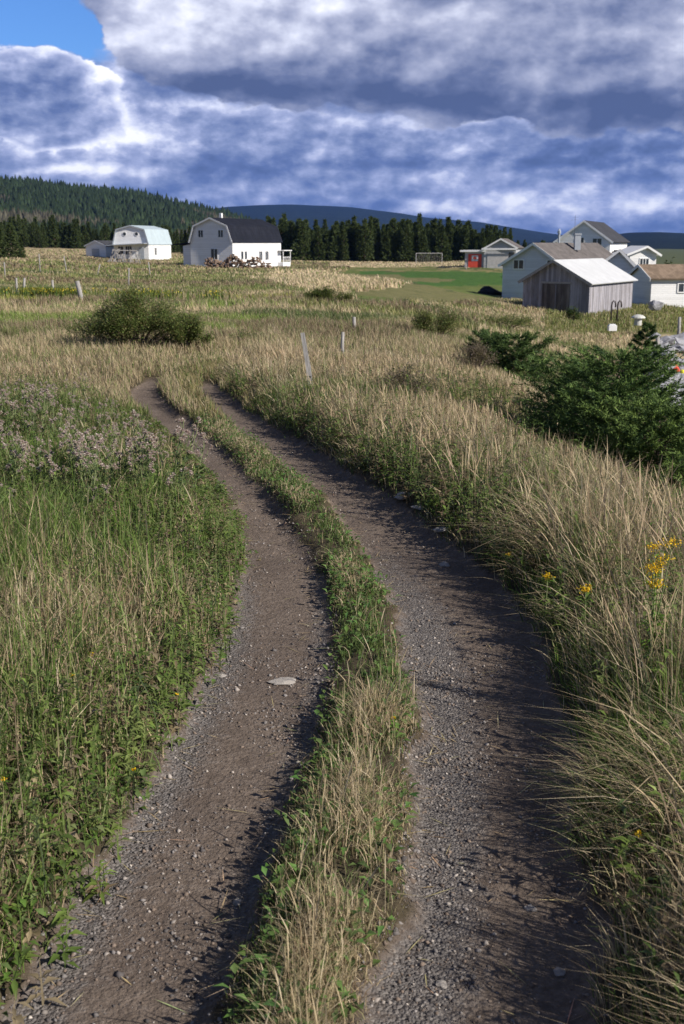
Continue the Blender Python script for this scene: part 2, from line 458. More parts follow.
# ------------------------------------------------------------------ terrain
# track edges read on the flat foreground: one row of the picture = one distance
rows = np.array([1040, 1000, 960, 900, 850, 800, 750, 700, 650, 600, 550, 500, 470, 440, 420, 400, 388, 376, 366])
rL0 = np.array([-30, 0, 22, 60, 92, 125, 157, 183, 208, 226, 236, 226, 208, 178, 150, 130, 130, 146, 178])
rL1 = np.array([235, 240, 250, 265, 283, 298, 315, 328, 336, 334, 314, 278, 250, 218, 192, 168, 160, 164, 186])
rR0 = np.array([345, 352, 366, 388, 400, 408, 410, 408, 400, 387, 360, 322, 292, 254, 230, 208, 196, 200, 222])
rR1 = np.array([625, 615, 610, 600, 592, 585, 578, 566, 548, 518, 462, 392, 350, 303, 268, 240, 224, 216, 232])
tx, ty = flat(rows * 0 + 342, rows)
TY = ty; conv = lambda a: flat(a, rows)[0]
TL0, TL1, TR0, TR1 = conv(rL0), conv(rL1), conv(rR0), conv(rR1)


def track(x, y):
    """rut mask 0..1 and gravel amount"""
    wob = fbm(x * 0 + 3.0, y * 1.6, 5, 3) * 0.10 + fbm(x * 6, y * 6, 8, 3) * 0.15
    out = np.zeros_like(x); gv = np.zeros_like(x)
    for a, b, k in ((TL0, TL1, 0), (TR0, TR1, 1)):
        l = np.interp(y, TY, a); r = np.interp(y, TY, b)
        c = (l + r) / 2; hw = (r - l) / 2
        e = np.abs(x + wob - c) - hw
        mk = 1 - sstep(e, -0.09, 0.07)
        out = np.maximum(out, mk)
        s = (x - c) / np.maximum(hw, .05)
        gk = (0.68 - 0.85 * sstep(s, -0.5, 0.6)) if k else (0.25 + 0.45 * np.exp(-((s + 0.75) / .35) ** 2) + 0.35 * np.exp(-((s - 0.85) / .25) ** 2))
        gv = np.maximum(gv, gk * mk)
    fade = 1 - sstep(y + fbm(x * 2, y * 1.5, 9, 3) * 2.5, TY[-4] + .3, TY[-1] - 0.2)
    return out * fade, gv * (1 - 0.7 * sstep(y, 5.5, 9))


def edge_dist_out(x, y):
    """signed distance outside the whole track (positive on the banks)"""
    l = np.interp(y, TY, TL0); r = np.interp(y, TY, TR1)
    return np.maximum(l - x, x - r)


cpz = []      # (x,y,z)
for yy in (-12, -6, 0, 3, 6, 9, 12, 15, 18):
    for xx in (-6, -3, 0, 1.5): cpz.append((xx, yy, 0.0))
    cpz.append((-14, yy, 0.25))
for xx, yy, zz in ((3.0, 2, 0.05), (2.6, 5, 0.05), (1.9, 8, 0.0), (2.9, 8, -0.35), (4.5, 3, -0.35), (4.5, 7, -0.9), (2.3, 10, -0.2), (3.4, 10, -0.65), (3.4, 13, -0.8), (2.4, 13, -0.3), (7, 8, -1.3), (9, 2, -0.9),
                   (14, 5, -2.2), (9, 14, -1.9), (3.2, 18, -0.6)): cpz.append((xx, yy, zz))
for q in ((342, 342, 23), (430, 345, 24), (140, 352, 20.5), (20, 345, 22), (250, 322, 30), (60, 322, 30), (400, 325, 32), (500, 349, 30),
          (60, 301, 45), (250, 301, 46), (420, 305, 48), (560, 346, 45), (600, 350, 46), (670, 372, 40), (720, 420, 30), (900, 420, 45),
          (560, 336, 55), (500, 318, 62), (590, 318, 77), (640, 318, 77), (700, 330, 77), (440, 288, 100), (330, 281, 95), (250, 283, 95), (60, 280, 90),
          (480, 297, 108), (530, 303, 108), (660, 308, 88), (720, 310, 88), (900, 330, 90), (640, 280, 132), (600, 285, 135), (700, 300, 150), (690, 285, 260), (760, 290, 260), (640, 272, 420), (760, 275, 420),
          (30, 266, 125), (120, 266, 150), (233, 268, 175), (180, 266, 178), (280, 268, 180), (420, 268, 200), (350, 267, 200), (500, 267, 172), (460, 267, 172),
          (137, 259, 220), (95, 257, 225), (20, 251, 260), (80, 250, 300), (20, 247, 330), (400, 262, 260), (300, 262, 260), (500, 261, 262), (590, 266, 260),
          (-300, 262, 150), (-300, 250, 300), (1000, 290, 220), (342, 252, 600), (-200, 246, 600), (800, 268, 600), (342, 246, 2000), (-700, 246, 2000), (1200, 254, 2000),
          (342, 245, 9000), (-1000, 245, 9000), (1500, 245, 9000)):
    a, b, c = unproj(*q); cpz.append((float(a), float(b), float(c)))
cpz = np.array(cpz)


def uv(x, y):
    d = np.maximum(y + 14, 2.0)
    return np.clip(x / d, -2, 2) * 3.0, np.log(d) * 1.3


U0, V0 = uv(cpz[:, 0], cpz[:, 1])


def tps(r2): return 0.5 * r2 * np.log(r2 + 1e-9)


n0 = len(cpz)
K = tps((U0[:, None] - U0) ** 2 + (V0[:, None] - V0) ** 2) + np.eye(n0) * 0.004
Pm = np.c_[np.ones(n0), U0, V0]
A = np.block([[K, Pm], [Pm.T, np.zeros((3, 3))]])
sol = np.linalg.solve(A, np.r_[cpz[:, 2], 0, 0, 0])


def zbase(x, y):
    x = np.asarray(x, float); y = np.asarray(y, float); sh = x.shape
    u, v = uv(x.ravel(), y.ravel()); out = np.empty(u.size)
    for s in range(0, u.size, 40000):
        uu = u[s:s + 40000]; vv = v[s:s + 40000]
        k = tps((uu[:, None] - U0) ** 2 + (vv[:, None] - V0) ** 2)
        out[s:s + 40000] = k @ sol[:n0] + sol[n0] + sol[n0 + 1] * uu + sol[n0 + 2] * vv
    return out.reshape(sh)


# smooth base cached on a grid for speed
_gu = np.linspace(-6, 6, 600); _gv = np.linspace(math.log(2) * 1.3, math.log(12000) * 1.3, 700)
_U, _V = np.meshgrid(_gu, _gv)
_d = np.exp(_V / 1.3); ZG = zbase(_U / 3.0 * _d, _d - 14)


def zsmooth(x, y):
    u, v = uv(np.asarray(x, float), np.asarray(y, float))
    fi = np.clip((u - _gu[0]) / (_gu[1] - _gu[0]), 0, 598.999); fj = np.clip((v - _gv[0]) / (_gv[1] - _gv[0]), 0, 698.999)
    i = fi.astype(int); j = fj.astype(int); a = fi - i; b = fj - j
    return (ZG[j, i] * (1 - a) + ZG[j, i + 1] * a) * (1 - b) + (ZG[j + 1, i] * (1 - a) + ZG[j + 1, i + 1] * a) * b


def height(x, y):
    x = np.asarray(x, float); y = np.asarray(y, float)
    z = zsmooth(x, y)
    near = 1 - sstep(y, 18, 26)
    rut, gvl = track(x, y)
    e = edge_dist_out(x, y)
    z = z + near * 0.10 * sstep(e, 0.0, 0.5) * (1 - 0.6 * sstep(e, 0.9, 2.2))
    z = z - rut * 0.055 + (1 - rut) * 0.02 * near
    z = z + fbm(x * 0.9, y * 0.9, 21, 3) * 0.10 * (1 - rut) + fbm(x * 5, y * 5, 23, 3) * 0.035 * (0.45 + 0.55 * (1 - rut))
    far = sstep(y, 30, 90)
    z = z + far * fbm(x * 0.05, y * 0.05, 31, 4) * 0.9
    return z


def gpx(px, py, lo=2.0, hi=600.0):
    """where the ray of a pixel meets the terrain"""
    ds = np.exp(np.linspace(math.log(lo), math.log(hi), 1500))
    x, y, z = unproj(np.full(1500, float(px)), np.full(1500, float(py)), ds)
    below = z < height(x, y)
    i = int(np.argmax(below)) if below.any() else 1499
    return float(x[i]), float(y[i]), float(height(x[i:i + 1], y[i:i + 1])[0])


# ---- what grows where: colour (albedo) by place on the land
TAN = np.array([0.37, 0.30, 0.185]); PALE = np.array([0.54, 0.44, 0.29]); OLIVE = np.array([0.155, 0.16, 0.065])
GREEN = np.array([0.10, 0.17, 0.035]); LUSH = np.array([0.085, 0.20, 0.03]); YEL = np.array([0.30, 0.30, 0.04]); BROWN = np.array([0.20, 0.14, 0.08])


def cover(x, y, z=None):
    if z is None: z = zsmooth(x, y)
    px, py = proj(x, y, z)
    n1 = fbm(x * 0.16, y * 0.10, 41, 4); n2 = fbm(x * 0.7, y * 0.5, 43, 3)
    s = 10 * n2 + 22 * n1 * np.clip((py - 240) / 90, 0.12, 1)
    q = py + s
    c = np.zeros(x.shape + (3,)); hgt = np.full(x.shape, 0.42)
    def put(mask, col, h=None):
        c[mask] = col
        if h is not None: hgt[mask] = h
    put(q > -1e9, TAN)
    put(q < 352, TAN * 0.9); put((q < 352) & (n2 > 0.08), OLIVE)
    put((q < 333) & (q > 311) & (px < 290), np.array([0.19, 0.25, 0.06]))
    put((q < 333) & (q > 305) & (px >= 290), np.array([0.20, 0.20, 0.075]))
    put((q < 318) & (q > 311) & (px < 60), GREEN * 1.15)
    put((q <= 311) & (q > 303) & (px < 290), TAN * 0.95)
    put((q <= 304) & (q > 297) & (px < 420), np.array([0.27, 0.28, 0.055]))
    put((q <= 297) & (q > 285), np.array([0.27, 0.23, 0.12]))
    put((q <= 285) & (q > 274), np.array([0.24, 0.23, 0.10]))
    put((q <= 274) & (q > 264), np.array([0.34, 0.29, 0.14]))
    put(q <= 264, TAN * 1.05)
    nn3 = fbm(x * 0.045, y * 0.09, 44, 4)
    put((n1 > 0.0) & (q <= 300) & (q > 260), np.array([0.19, 0.205, 0.07]))
    put((nn3 > 0.07) & (q <= 345) & (q > 258), np.array([0.20, 0.155, 0.095]))
    put((nn3 < -0.16) & (q <= 345) & (q > 258), TAN * 1.1)
    put((fbm(x * 0.12, y * 0.3, 47, 3) > 0.12) & (q <= 330) & (q > 268), np.array([0.085, 0.11, 0.04]))
    # pale dry grass hump in front of the white house
    hump = (((px - 322) / (66 + 90 * n2)) ** 2 + ((py + 5 * n2 - 282 - (px - 322) * 0.06) / 10.0) ** 2 < 1)
    put(hump, PALE, 0.5)
    # mown green field
    fld = (px > 340 + fbm(x * .05, y * .05, 3, 2) * 60) & (px < 540) & (py + 4 * n2 > 266.5) & (py < 303) & ~(hump)
    put(fld, np.array([0.14, 0.18, 0.05]), 0.05)
    put(fld & (py + 6 * n1 < 285) & (py > 272) & (px > 360), np.array([0.065, 0.15, 0.03]), 0.04)
    put(fld & (fbm(x * .06, y * .05, 33, 4) > 0.05), np.array([0.19, 0.185, 0.08]), 0.06)
    put(fld & (fbm(x * .15, y * .08, 34, 4) > 0.12), np.array([0.10, 0.125, 0.045]), 0.06)
    put(fld & (py < 272) & (n2 > 0), np.array([0.28, 0.24, 0.11]), 0.08)
    put((px > 330) & (px < 470) & (py < 267.5) & (py > 262), PALE * 0.95, 0.3)
    # right side below the shed: pale streaks on a falling bank
    rb = (px > 478) & (py > 305) & (py < 400)
    put(rb, TAN * 1.02); put(rb & (fbm(x * 0.25, y * 0.5, 51, 3) > 0.03), OLIVE * 1.15); put(rb & (fbm(x * .3, y * .4, 53, 3) > .1), PALE * 0.9)
    put((px > 545) & (py < 335) & (py > 300), np.array([0.19, 0.19, 0.07]))
    put((px > 610) & (py < 285), np.array([0.10, 0.12, 0.05]))
    # near verge
    e = edge_dist_out(x, y); nearb = (y < 19)
    left = x < 0.5 * (np.interp(y, TY, TL0) + np.interp(y, TY, TR1))
    put(nearb & left, np.array([0.13, 0.14, 0.05])); put(nearb & ~left, np.array([0.22, 0.185, 0.09]))
    put(nearb & (y > 13.5) & left, TAN * 0.85); 
    return c, hgt, px, py


rock = lambda px, py: (px > 646 + (py - 340) * -0.10) & (py > 334) & (py < 470)

# rows and columns of the ground sheet
ys = [-8.0]
while ys[-1] < 11000:
    y = ys[-1]
    ys.append(y + (0.25 if y < 1.2 else (0.03 if y < 6 else (0.03 + (y - 6) * 0.006 if y < 30 else 0.174 + (y - 30) * 0.02))))
ys = np.array(ys)
uc = np.concatenate([np.linspace(-1.9, -0.5, 60, endpoint=False), np.linspace(-0.5, -0.17, 90, endpoint=False),
                     np.linspace(-0.17, 0.14, 230, endpoint=False), np.linspace(0.14, 0.5, 90, endpoint=False), np.linspace(0.5, 1.9, 61)])
UU, YY = np.meshgrid(uc, ys); XX = UU * (YY + 14)
ZZ = height(XX, YY)
RUT, GRV = track(XX, YY)
COLG, _, PX, PY = cover(XX, YY)
soil = np.array([0.075, 0.060, 0.040])
kf = sstep(YY, 14, 45)[..., None] * 0.92 + 0.0
COLG = soil * (1 - kf) + COLG * kf * 0.85
V = np.stack([XX, YY, ZZ], -1).reshape(-1, 3)
nr, nc = XX.shape
I = (np.arange(nr - 1)[:, None] * nc + np.arange(nc - 1)).ravel()
F = np.stack([I, I + 1, I + 1 + nc, I + nc], -1)
fm = RUT.ravel()[F].mean(1) > 0.5


def submesh(name, sel, **k):
    f = F[sel]; used = np.unique(f); remap = np.zeros(len(V), np.int32); remap[used] = np.arange(len(used))
    ob = fast_mesh(name, V[used], remap[f], MGROUND, col=COLG.reshape(-1, 3)[used], smooth=True,
                   attrs={'rut': RUT.ravel()[used], 'gravel': GRV.ravel()[used]})
    ob['kind'] = 'structure'; return ob


submesh('ground', ~fm)
submesh('dirt_track', fm)


# ------------------------------------------------------------------ hills
def hill(name, ridge, d_top, d_bot, py_bot, mat_, bumpy, rowsn=60):
    """ridge = picture outline read as directions; the hill is a slope rising from d_bot to d_top and a back side"""
    rx = np.array([r[0] for r in ridge], float); ry = np.array([r[1] for r in ridge], float)
    px = np.linspace(rx[0], rx[-1], 260); top = np.interp(px, rx, ry)
    V = []
    for t in np.linspace(0, 1, rowsn):
        d = d_bot + (d_top - d_bot) * t
        x, y, z1 = unproj(px, top, d_top); xb, yb, z0 = unproj(px, np.full_like(px, py_bot), d_bot)
        z0 = z0 - 8
        prof = t ** 1.15
        zz = z0 + (z1 - z0) * prof
        xx = x * (d / d_top)
        nn = fbm(xx / bumpy * 0.6, np.full_like(xx, d) / bumpy, 61, 5)
        zz = zz + nn * (z1 - z0) * 0.35 * math.sin(math.pi * min(t, 0.999)) + fbm(xx / bumpy * 4, xx * 0 + d / bumpy * 3, 67, 3) * (z1 - z0) * 0.03
        V.append(np.stack([xx, np.full_like(xx, d), zz], -1))
    for t in np.linspace(0.05, 1, 10):
        last = V[rowsn - 1]; b = last.copy(); b[:, 1] += (d_top - d_bot) * t; b[:, 0] *= (1 + 0.1 * t); b[:, 2] = last[:, 2] * (1 - t ** 1.5) - 20 * t
        V.append(b)
    A = np.array(V); r, c = A.shape[:2]
    I = (np.arange(r - 1)[:, None] * c + np.arange(c - 1)).ravel()
    o = fast_mesh(name, A.reshape(-1, 3), np.stack([I, I + 1, I + 1 + c, I + c], -1), mat_, smooth=True)
    o['kind'] = 'structure'
    return A


def hillmat(name, lo, hi, sc1):
    m, n, g, p, o = mat(name)
    t = n.nodes.new('ShaderNodeTexCoord')
    a = g.noise(t.outputs['Object'], sc1, 8, 0.7); b = g.noise(t.outputs['Object'], sc1 * 14, 5, 0.7)
    c = g.ramp(g.add(g.mul(a, 0.55), g.mul(b, 0.45)), [(0.35, lo), (0.62, hi)])
    n.links.new(c, p.inputs['Base Color']); p.inputs['Roughness'].default_value = 0.95; p.inputs['Specular IOR Level'].default_value = 0.05
    bump(n, g, p, b, 1.0, 12.0)
    return m


MH1 = hillmat('wooded_hillside', (0.018, 0.028, 0.014), (0.05, 0.062, 0.028), 0.006)
MH2 = hillmat('far_wooded_hill', (0.006, 0.010, 0.010), (0.016, 0.024, 0.018), 0.0022)
HA = hill('near_hill', [(-520, 150), (-260, 150), (-120, 165), (0, 179), (40, 183), (90, 190), (130, 192), (165, 200), (195, 207), (225, 214), (260, 225), (310, 240), (360, 252)],
          1500, 620, 247, MH1, 260.0)
hill('far_hill', [(-600, 235), (60, 225), (190, 212), (225, 207), (260, 205), (290, 204.5), (330, 206), (350, 207), (400, 213), (430, 218), (480, 222), (540, 232), (600, 240), (680, 248), (800, 250)],
     6500, 4200, 246, MH2, 900.0)
hill('right_hill', [(470, 247), (520, 243), (570, 240), (600, 236), (630, 232.5), (660, 232), (700, 234), (800, 230), (1000, 222), (1300, 226)],
     3600, 1500, 258, MH2, 500.0)


# ------------------------------------------------------------------ small vectorised plant geometry
def blades(P, H, W, az, lean, col, prof, tip=None, phi=None):
    N = len(P); Kl = len(prof)
    t = np.linspace(0, 1, Kl)
    H = np.broadcast_to(H, N).astype(float); W = np.broadcast_to(W, N).astype(float); lean = np.broadcast_to(lean, N).astype(float)
    d = np.stack([np.cos(az), np.sin(az)], -1)
    if phi is None: phi = rng.uniform(0, math.pi, N)
    wv = np.stack([np.cos(phi), np.sin(phi)], -1)
    cx = P[:, None, 0] + d[:, None, 0] * (H * lean)[:, None] * t ** 1.9
    cy = P[:, None, 1] + d[:, None, 1] * (H * lean)[:, None] * t ** 1.9
    cz = P[:, None, 2] + H[:, None] * (t - 0.38 * np.minimum(lean, 1.6)[:, None] * t ** 2)
    hw = W[:, None] / 2 * np.array(prof)[None, :]
    nv = 2 * (Kl - 1) + 1
    V = np.empty((N, nv, 3), np.float32)
    for k in range(Kl - 1):
        V[:, 2 * k, 0] = cx[:, k] - wv[:, 0] * hw[:, k]; V[:, 2 * k, 1] = cy[:, k] - wv[:, 1] * hw[:, k]; V[:, 2 * k, 2] = cz[:, k]
        V[:, 2 * k + 1, 0] = cx[:, k] + wv[:, 0] * hw[:, k]; V[:, 2 * k + 1, 1] = cy[:, k] + wv[:, 1] * hw[:, k]; V[:, 2 * k + 1, 2] = cz[:, k]
    V[:, -1, 0] = cx[:, -1]; V[:, -1, 1] = cy[:, -1]; V[:, -1, 2] = cz[:, -1]
    T = []
    for k in range(Kl - 2): T += [(2 * k, 2 * k + 1, 2 * k + 3), (2 * k, 2 * k + 3, 2 * k + 2)]
    T.append((2 * Kl - 4, 2 * Kl - 3, 2 * Kl - 2)); T = np.array(T)
    F = (np.arange(N)[:, None, None] * nv + T[None]).reshape(-1, 3)
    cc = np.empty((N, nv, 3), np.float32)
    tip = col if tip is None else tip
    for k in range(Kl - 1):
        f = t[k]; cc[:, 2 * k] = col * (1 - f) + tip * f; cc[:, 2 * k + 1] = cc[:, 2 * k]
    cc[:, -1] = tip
    return V.reshape(-1, 3), F, cc.reshape(-1, 3)


def join(parts):
    Vs, Fs, Cs, o = [], [], [], 0
    for v, f, c in parts:
        Vs.append(v); Fs.append(f + o); Cs.append(c); o += len(v)
    return np.concatenate(Vs), np.concatenate(Fs), np.concatenate(Cs)


def leaves(P, D, L, W, col, fold=0.25, droop=0.25):
    """P base, D unit dir (n,3), length, width: four triangles each, folded and drooping"""
    N = len(P); up = np.array([0, 0, 1.0])
    s = np.cross(D, up); ln = np.linalg.norm(s, axis=1, keepdims=True); s = s / np.maximum(ln, 1e-3)
    nrm = np.cross(s, D)
    L = np.broadcast_to(L, N)[:, None]; W = np.broadcast_to(W, N)[:, None]
    b = P; m = P + D * L * 0.45 ; tip = P + D * L - up * L * droop
    l = m + s * W / 2 + nrm * W * fold; r = m - s * W / 2 + nrm * W * fold
    V = np.stack([b, m, l, r, tip], 1).astype(np.float32)
    T = np.array([(0, 1, 2), (0, 3, 1), (1, 4, 2), (1, 3, 4)])
    F = (np.arange(N)[:, None, None] * 5 + T[None]).reshape(-1, 3)
    return V.reshape(-1, 3), F, np.repeat(col, 5, axis=0)


def vary(c, n, amt=0.22, hue=0.08):
    k = rng.normal(1, amt, (n, 1)).clip(0.45, 1.7)
    return np.clip(np.broadcast_to(c, (n, 3)) * k * rng.normal(1, hue, (n, 3)).clip(0.7, 1.3), 0.004, 0.85)


def pick(n, cols, wts):
    i = rng.choice(len(cols), n, p=np.array(wts) / sum(wts)); return np.array(cols)[i]


def ground_pts(x, y): return np.stack([x, y, height(x, y)], -1)


def frustum(n, y0, y1, pw=1.0, pad=1.2, lo=-0.31, hi=0.31):
    """scatter points on the wedge of land in view with a margin"""
    t = rng.random(n) ** pw; y = y0 + (y1 - y0) * t
    x = rng.uniform(0, 1, n) * ((hi - lo) * y + 2 * pad) + lo * y - pad
    return x, y


STRAW = [(0.46, 0.37, 0.23), (0.40, 0.32, 0.20), (0.54, 0.45, 0.31), (0.31, 0.225, 0.14), (0.34, 0.31, 0.17)]
GRN = [(0.10, 0.17, 0.03), (0.13, 0.19, 0.05), (0.08, 0.13, 0.03), (0.17, 0.22, 0.06)]
P_BL = [1.0, 0.95, 0.7, 0]
P_ST = [0.8, 0.6, 0.5, 0.5, 1.9, 1.5, 0]

parts_r, parts_l, parts_c, parts_w = [], [], [], []
# ---- right bank: tall dry grass and green undergrowth
x, y = frustum(760000, 1.2, 19, 0.85, hi=0.44); rk_, _ = track(x, y)
r1 = np.interp(y, TY, TR1); e = x - r1
clump = fbm(x * 1.6, y * 1.6, 71, 3); big = fbm(x * 0.5, y * 0.5, 72, 3)
keep = (e > -0.12) & (rk_ < rng.uniform(0.1, 0.8, len(x))) & (e < 9) & (rng.random(len(x)) < np.clip(0.55 + clump * 1.8, 0.12, 1)) & (rng.random(len(x)) < np.where(y < 6, 0.9, 0.62))
x, y, e, clump, big = [a[keep] for a in (x, y, e, clump, big)]
N = len(x)
hfac = sstep(e, -0.12, 0.5)
green = rng.random(N) < np.clip(0.72 - 0.32 * hfac + big * 1.8, 0.15, 0.95)
HD = (1 - 0.35 * sstep(y, 7, 12)) * (1 - 0.35 * sstep(e, 1.0, 2.4))
H = (0.11 + 0.30 * hfac) * rng.uniform(0.45, 1.35, N) * np.where(green, 0.75, 1.0) * (1 + clump * 1.1) * HD
col = np.where(green[:, None], pick(N, GRN, [4, 3, 3, 2]), pick(N, STRAW, [4, 4, 3, 3, 3]))
col = col * rng.normal(1, 0.2, (N, 1)).clip(0.5, 1.5)
azm = np.where(e < 0.35, rng.normal(math.pi, 0.9, N), rng.normal(math.pi * 0.95, 1.9, N))
lean = np.abs(rng.normal(0.36, 0.30, N)) + 0.12 * np.exp(-(e / 0.3) ** 2) + (fbm(x * 2.3, y * 2.3, 77, 2) > 0.14) * rng.uniform(0.2, 0.9, N)
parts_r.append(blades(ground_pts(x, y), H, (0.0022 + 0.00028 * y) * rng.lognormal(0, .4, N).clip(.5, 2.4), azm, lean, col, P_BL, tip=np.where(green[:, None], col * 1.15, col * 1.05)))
# seed stalks
x, y = frustum(60000, 2.0, 18, 0.8); e = x - np.interp(y, TY, TR1); clump = fbm(x * 1.3, y * 1.3, 74, 3)
keep = (e > 0.2) & (e < 9) & (rng.random(len(x)) < np.clip(0.16 + clump * 2.0, 0.0, .7)); x, y, e = x[keep], y[keep], e[keep]; N = len(x)
parts_r.append(blades(ground_pts(x, y), rng.uniform(0.30, 0.66, N) * (1 - 0.35 * sstep(y, 7, 12)) * (1 - 0.25 * sstep(e, 1.0, 2.4)), 0.0022 + 0.00022 * y, rng.normal(math.pi * 0.9, 1.4, N), np.abs(rng.normal(0.3, 0.16, N)),
                      pick(N, STRAW, [4, 4, 3, 2, 1]) * 0.95, P_ST, tip=pick(N, [(0.55, 0.42, 0.26), (0.42, 0.30, 0.20), (0.5, 0.4, 0.25)], [1, 1, 1])))
V_, F_, C_ = join(parts_r); tag(fast_mesh('tall_grass', V_, F_, MV, col=C_), 'tall dry grass thick along the right bank of the track', 'grass', kind='stuff')

# ---- left bank grass
x, y = frustum(560000, 1.2, 19, 0.85); rk_, _ = track(x, y)
e = np.interp(y, TY, TL0) - x; clump = fbm(x * 1.6, y * 1.6, 81, 3); big = fbm(x * 0.6, y * 0.6, 82, 3)
keep = (e > -0.12) & (rk_ < rng.uniform(0.1, 0.8, len(x))) & (e < 5.5) & (rng.random(len(x)) < np.clip(0.5 + clump * 1.6, 0.1, 1)) & (rng.random(len(x)) < np.where(y < 6, 0.75, 0.6))
x, y, e, clump, big = [a[keep] for a in (x, y, e, clump, big)]; N = len(x)
hfac = sstep(e, -0.15, 0.6)
drypatch = sstep(y, 12.5, 15.5) * 0.6 + 0.55 * np.exp(-((e - 0.7) / 0.45) ** 2 - ((y - 5.4) / 0.9) ** 2) + 0.3 * np.exp(-((e - 0.2) / 0.25) ** 2)
green = rng.random(N) < np.clip(0.68 + big * 1.2 - drypatch, 0.06, 0.92)
H = (0.09 + 0.27 * hfac) * rng.uniform(0.5, 1.35, N) * (1 + clump * 0.9) * np.where(green, 0.95, 0.8) * (1 - 0.45 * sstep(y, 8.5, 12)) * (1 - 0.6 * sstep(y, 6.5, 9.5) * (1 - sstep(e, 0.15, 1.5)))
col = np.where(green[:, None], pick(N, GRN, [4, 3, 2, 3]), pick(N, STRAW, [3, 3, 2, 5, 3])) * rng.normal(1, 0.2, (N, 1)).clip(0.5, 1.5)
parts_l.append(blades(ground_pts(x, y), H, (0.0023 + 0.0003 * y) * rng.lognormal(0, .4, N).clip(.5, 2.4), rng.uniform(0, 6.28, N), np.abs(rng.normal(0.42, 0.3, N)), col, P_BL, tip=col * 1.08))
x, y = frustum(24000, 3.0, 18, 0.8); e = np.interp(y, TY, TL0) - x; clump = fbm(x * 1.3, y * 1.3, 84, 3)
keep = (e > 0.25) & (e < 5) & (rng.random(len(x)) < np.clip(0.0 + clump * 1.0 + 0.3 * sstep(y, 11, 15), 0.01, .6)); x, y = x[keep], y[keep]; N = len(x)
parts_l.append(blades(ground_pts(x, y), rng.uniform(0.22, 0.42, N) * (1 - 0.4 * sstep(y, 8.5, 12)), 0.0028 + 0.00025 * y, rng.uniform(0, 6.28, N), np.abs(rng.normal(0.25, 0.14, N)),
                      pick(N, STRAW, [4, 4, 3, 3, 1]) * 0.85, P_ST))
V_, F_, C_ = join(parts_l); tag(fast_mesh('verge_grass', V_, F_, MV, col=C_), 'short green and brown grass on the left bank of the track', 'grass', kind='stuff')

# ---- centre strip between the ruts
n_ = 150000; y = 1.6 + (TY[-1] + 1.5 - 1.6) * rng.random(n_) ** 1.1
a = np.interp(y, TY, TL1); b = np.interp(y, TY, TR0)
x = a + (b - a) * (rng.beta(1.5, 1.5, n_) * 1.3 - 0.15)
s = np.clip((x - a) / np.maximum(b - a, 0.05), 0, 1); clump = fbm(x * 3, y * 2.2, 91, 3); rk_, _ = track(x, y)
keep = (rk_ < rng.uniform(0.2, 0.9, n_)) & (rng.random(n_) < np.clip(0.50 - 0.18 * sstep(y, 5, 7) + clump * 2.4, 0.05, 1)) & (rng.random(n_) < np.where(y < 7, 1.0, 0.75)); x, y, s, clump = x[keep], y[keep], s[keep], clump[keep]; N = len(x)
dry = np.clip(0.62 - 0.56 * sstep(y, 4.0, 5.2) - 0.45 * (s < 0.38) * (y < 6) + clump * 1.3, 0.04, 0.92)
gr = rng.random(N) > dry
edge = np.clip(1 - (2 * np.abs(s - 0.5)) ** 2.0, 0.1, 1)
H = (0.04 + 0.10 * edge) * rng.uniform(0.4, 1.35, N) * np.where(gr, 0.55, 1.0) * (1 - 0.35 * sstep(y, 4.5, 7))
col = np.where(gr[:, None], pick(N, [(0.10, 0.16, 0.035), (0.13, 0.18, 0.055), (0.09, 0.13, 0.04), (0.16, 0.20, 0.08)], [3, 3, 3, 2]), pick(N, STRAW, [4, 3, 3, 2, 4])) * rng.normal(1, 0.18, (N, 1)).clip(0.5, 1.5)
parts_c.append(blades(ground_pts(x, y), H, 0.0021 + 0.00028 * y, rng.uniform(0, 6.28, N), np.abs(rng.normal(0.5, 0.4, N)), col, P_BL))
k = (rng.random(N) < 0.02) & (y < 5.6) & (s > 0.25); m_ = k.sum()
parts_c.append(blades(ground_pts(x[k], y[k]), rng.uniform(0.15, 0.30, m_), 0.0022, rng.uniform(0, 6.28, m_), np.abs(rng.normal(0.25, 0.15, m_)), pick(m_, STRAW, [4, 3, 4, 1, 1]), P_ST))
# low leaves (plantain, clover) in the strip
k = rng.choice(N, 5200); P0 = ground_pts(x[k], y[k]); P0[:, 2] += rng.uniform(0.01, 0.07, len(k)); th = rng.uniform(0, 6.28, len(k)); tl = rng.uniform(0.1, 0.9, len(k))
D = np.stack([np.cos(th) * np.cos(tl), np.sin(th) * np.cos(tl), np.sin(tl)], -1)
parts_c.append(leaves(P0, D, rng.uniform(0.02, 0.06, len(k)), rng.uniform(0.012, 0.028, len(k)), vary((0.10, 0.17, 0.045), len(k))))
V_, F_, C_ = join(parts_c); tag(fast_mesh('strip_grass', V_, F_, MV, col=C_), 'strip of straw and green grass growing between the two wheel ruts', 'grass', kind='stuff')

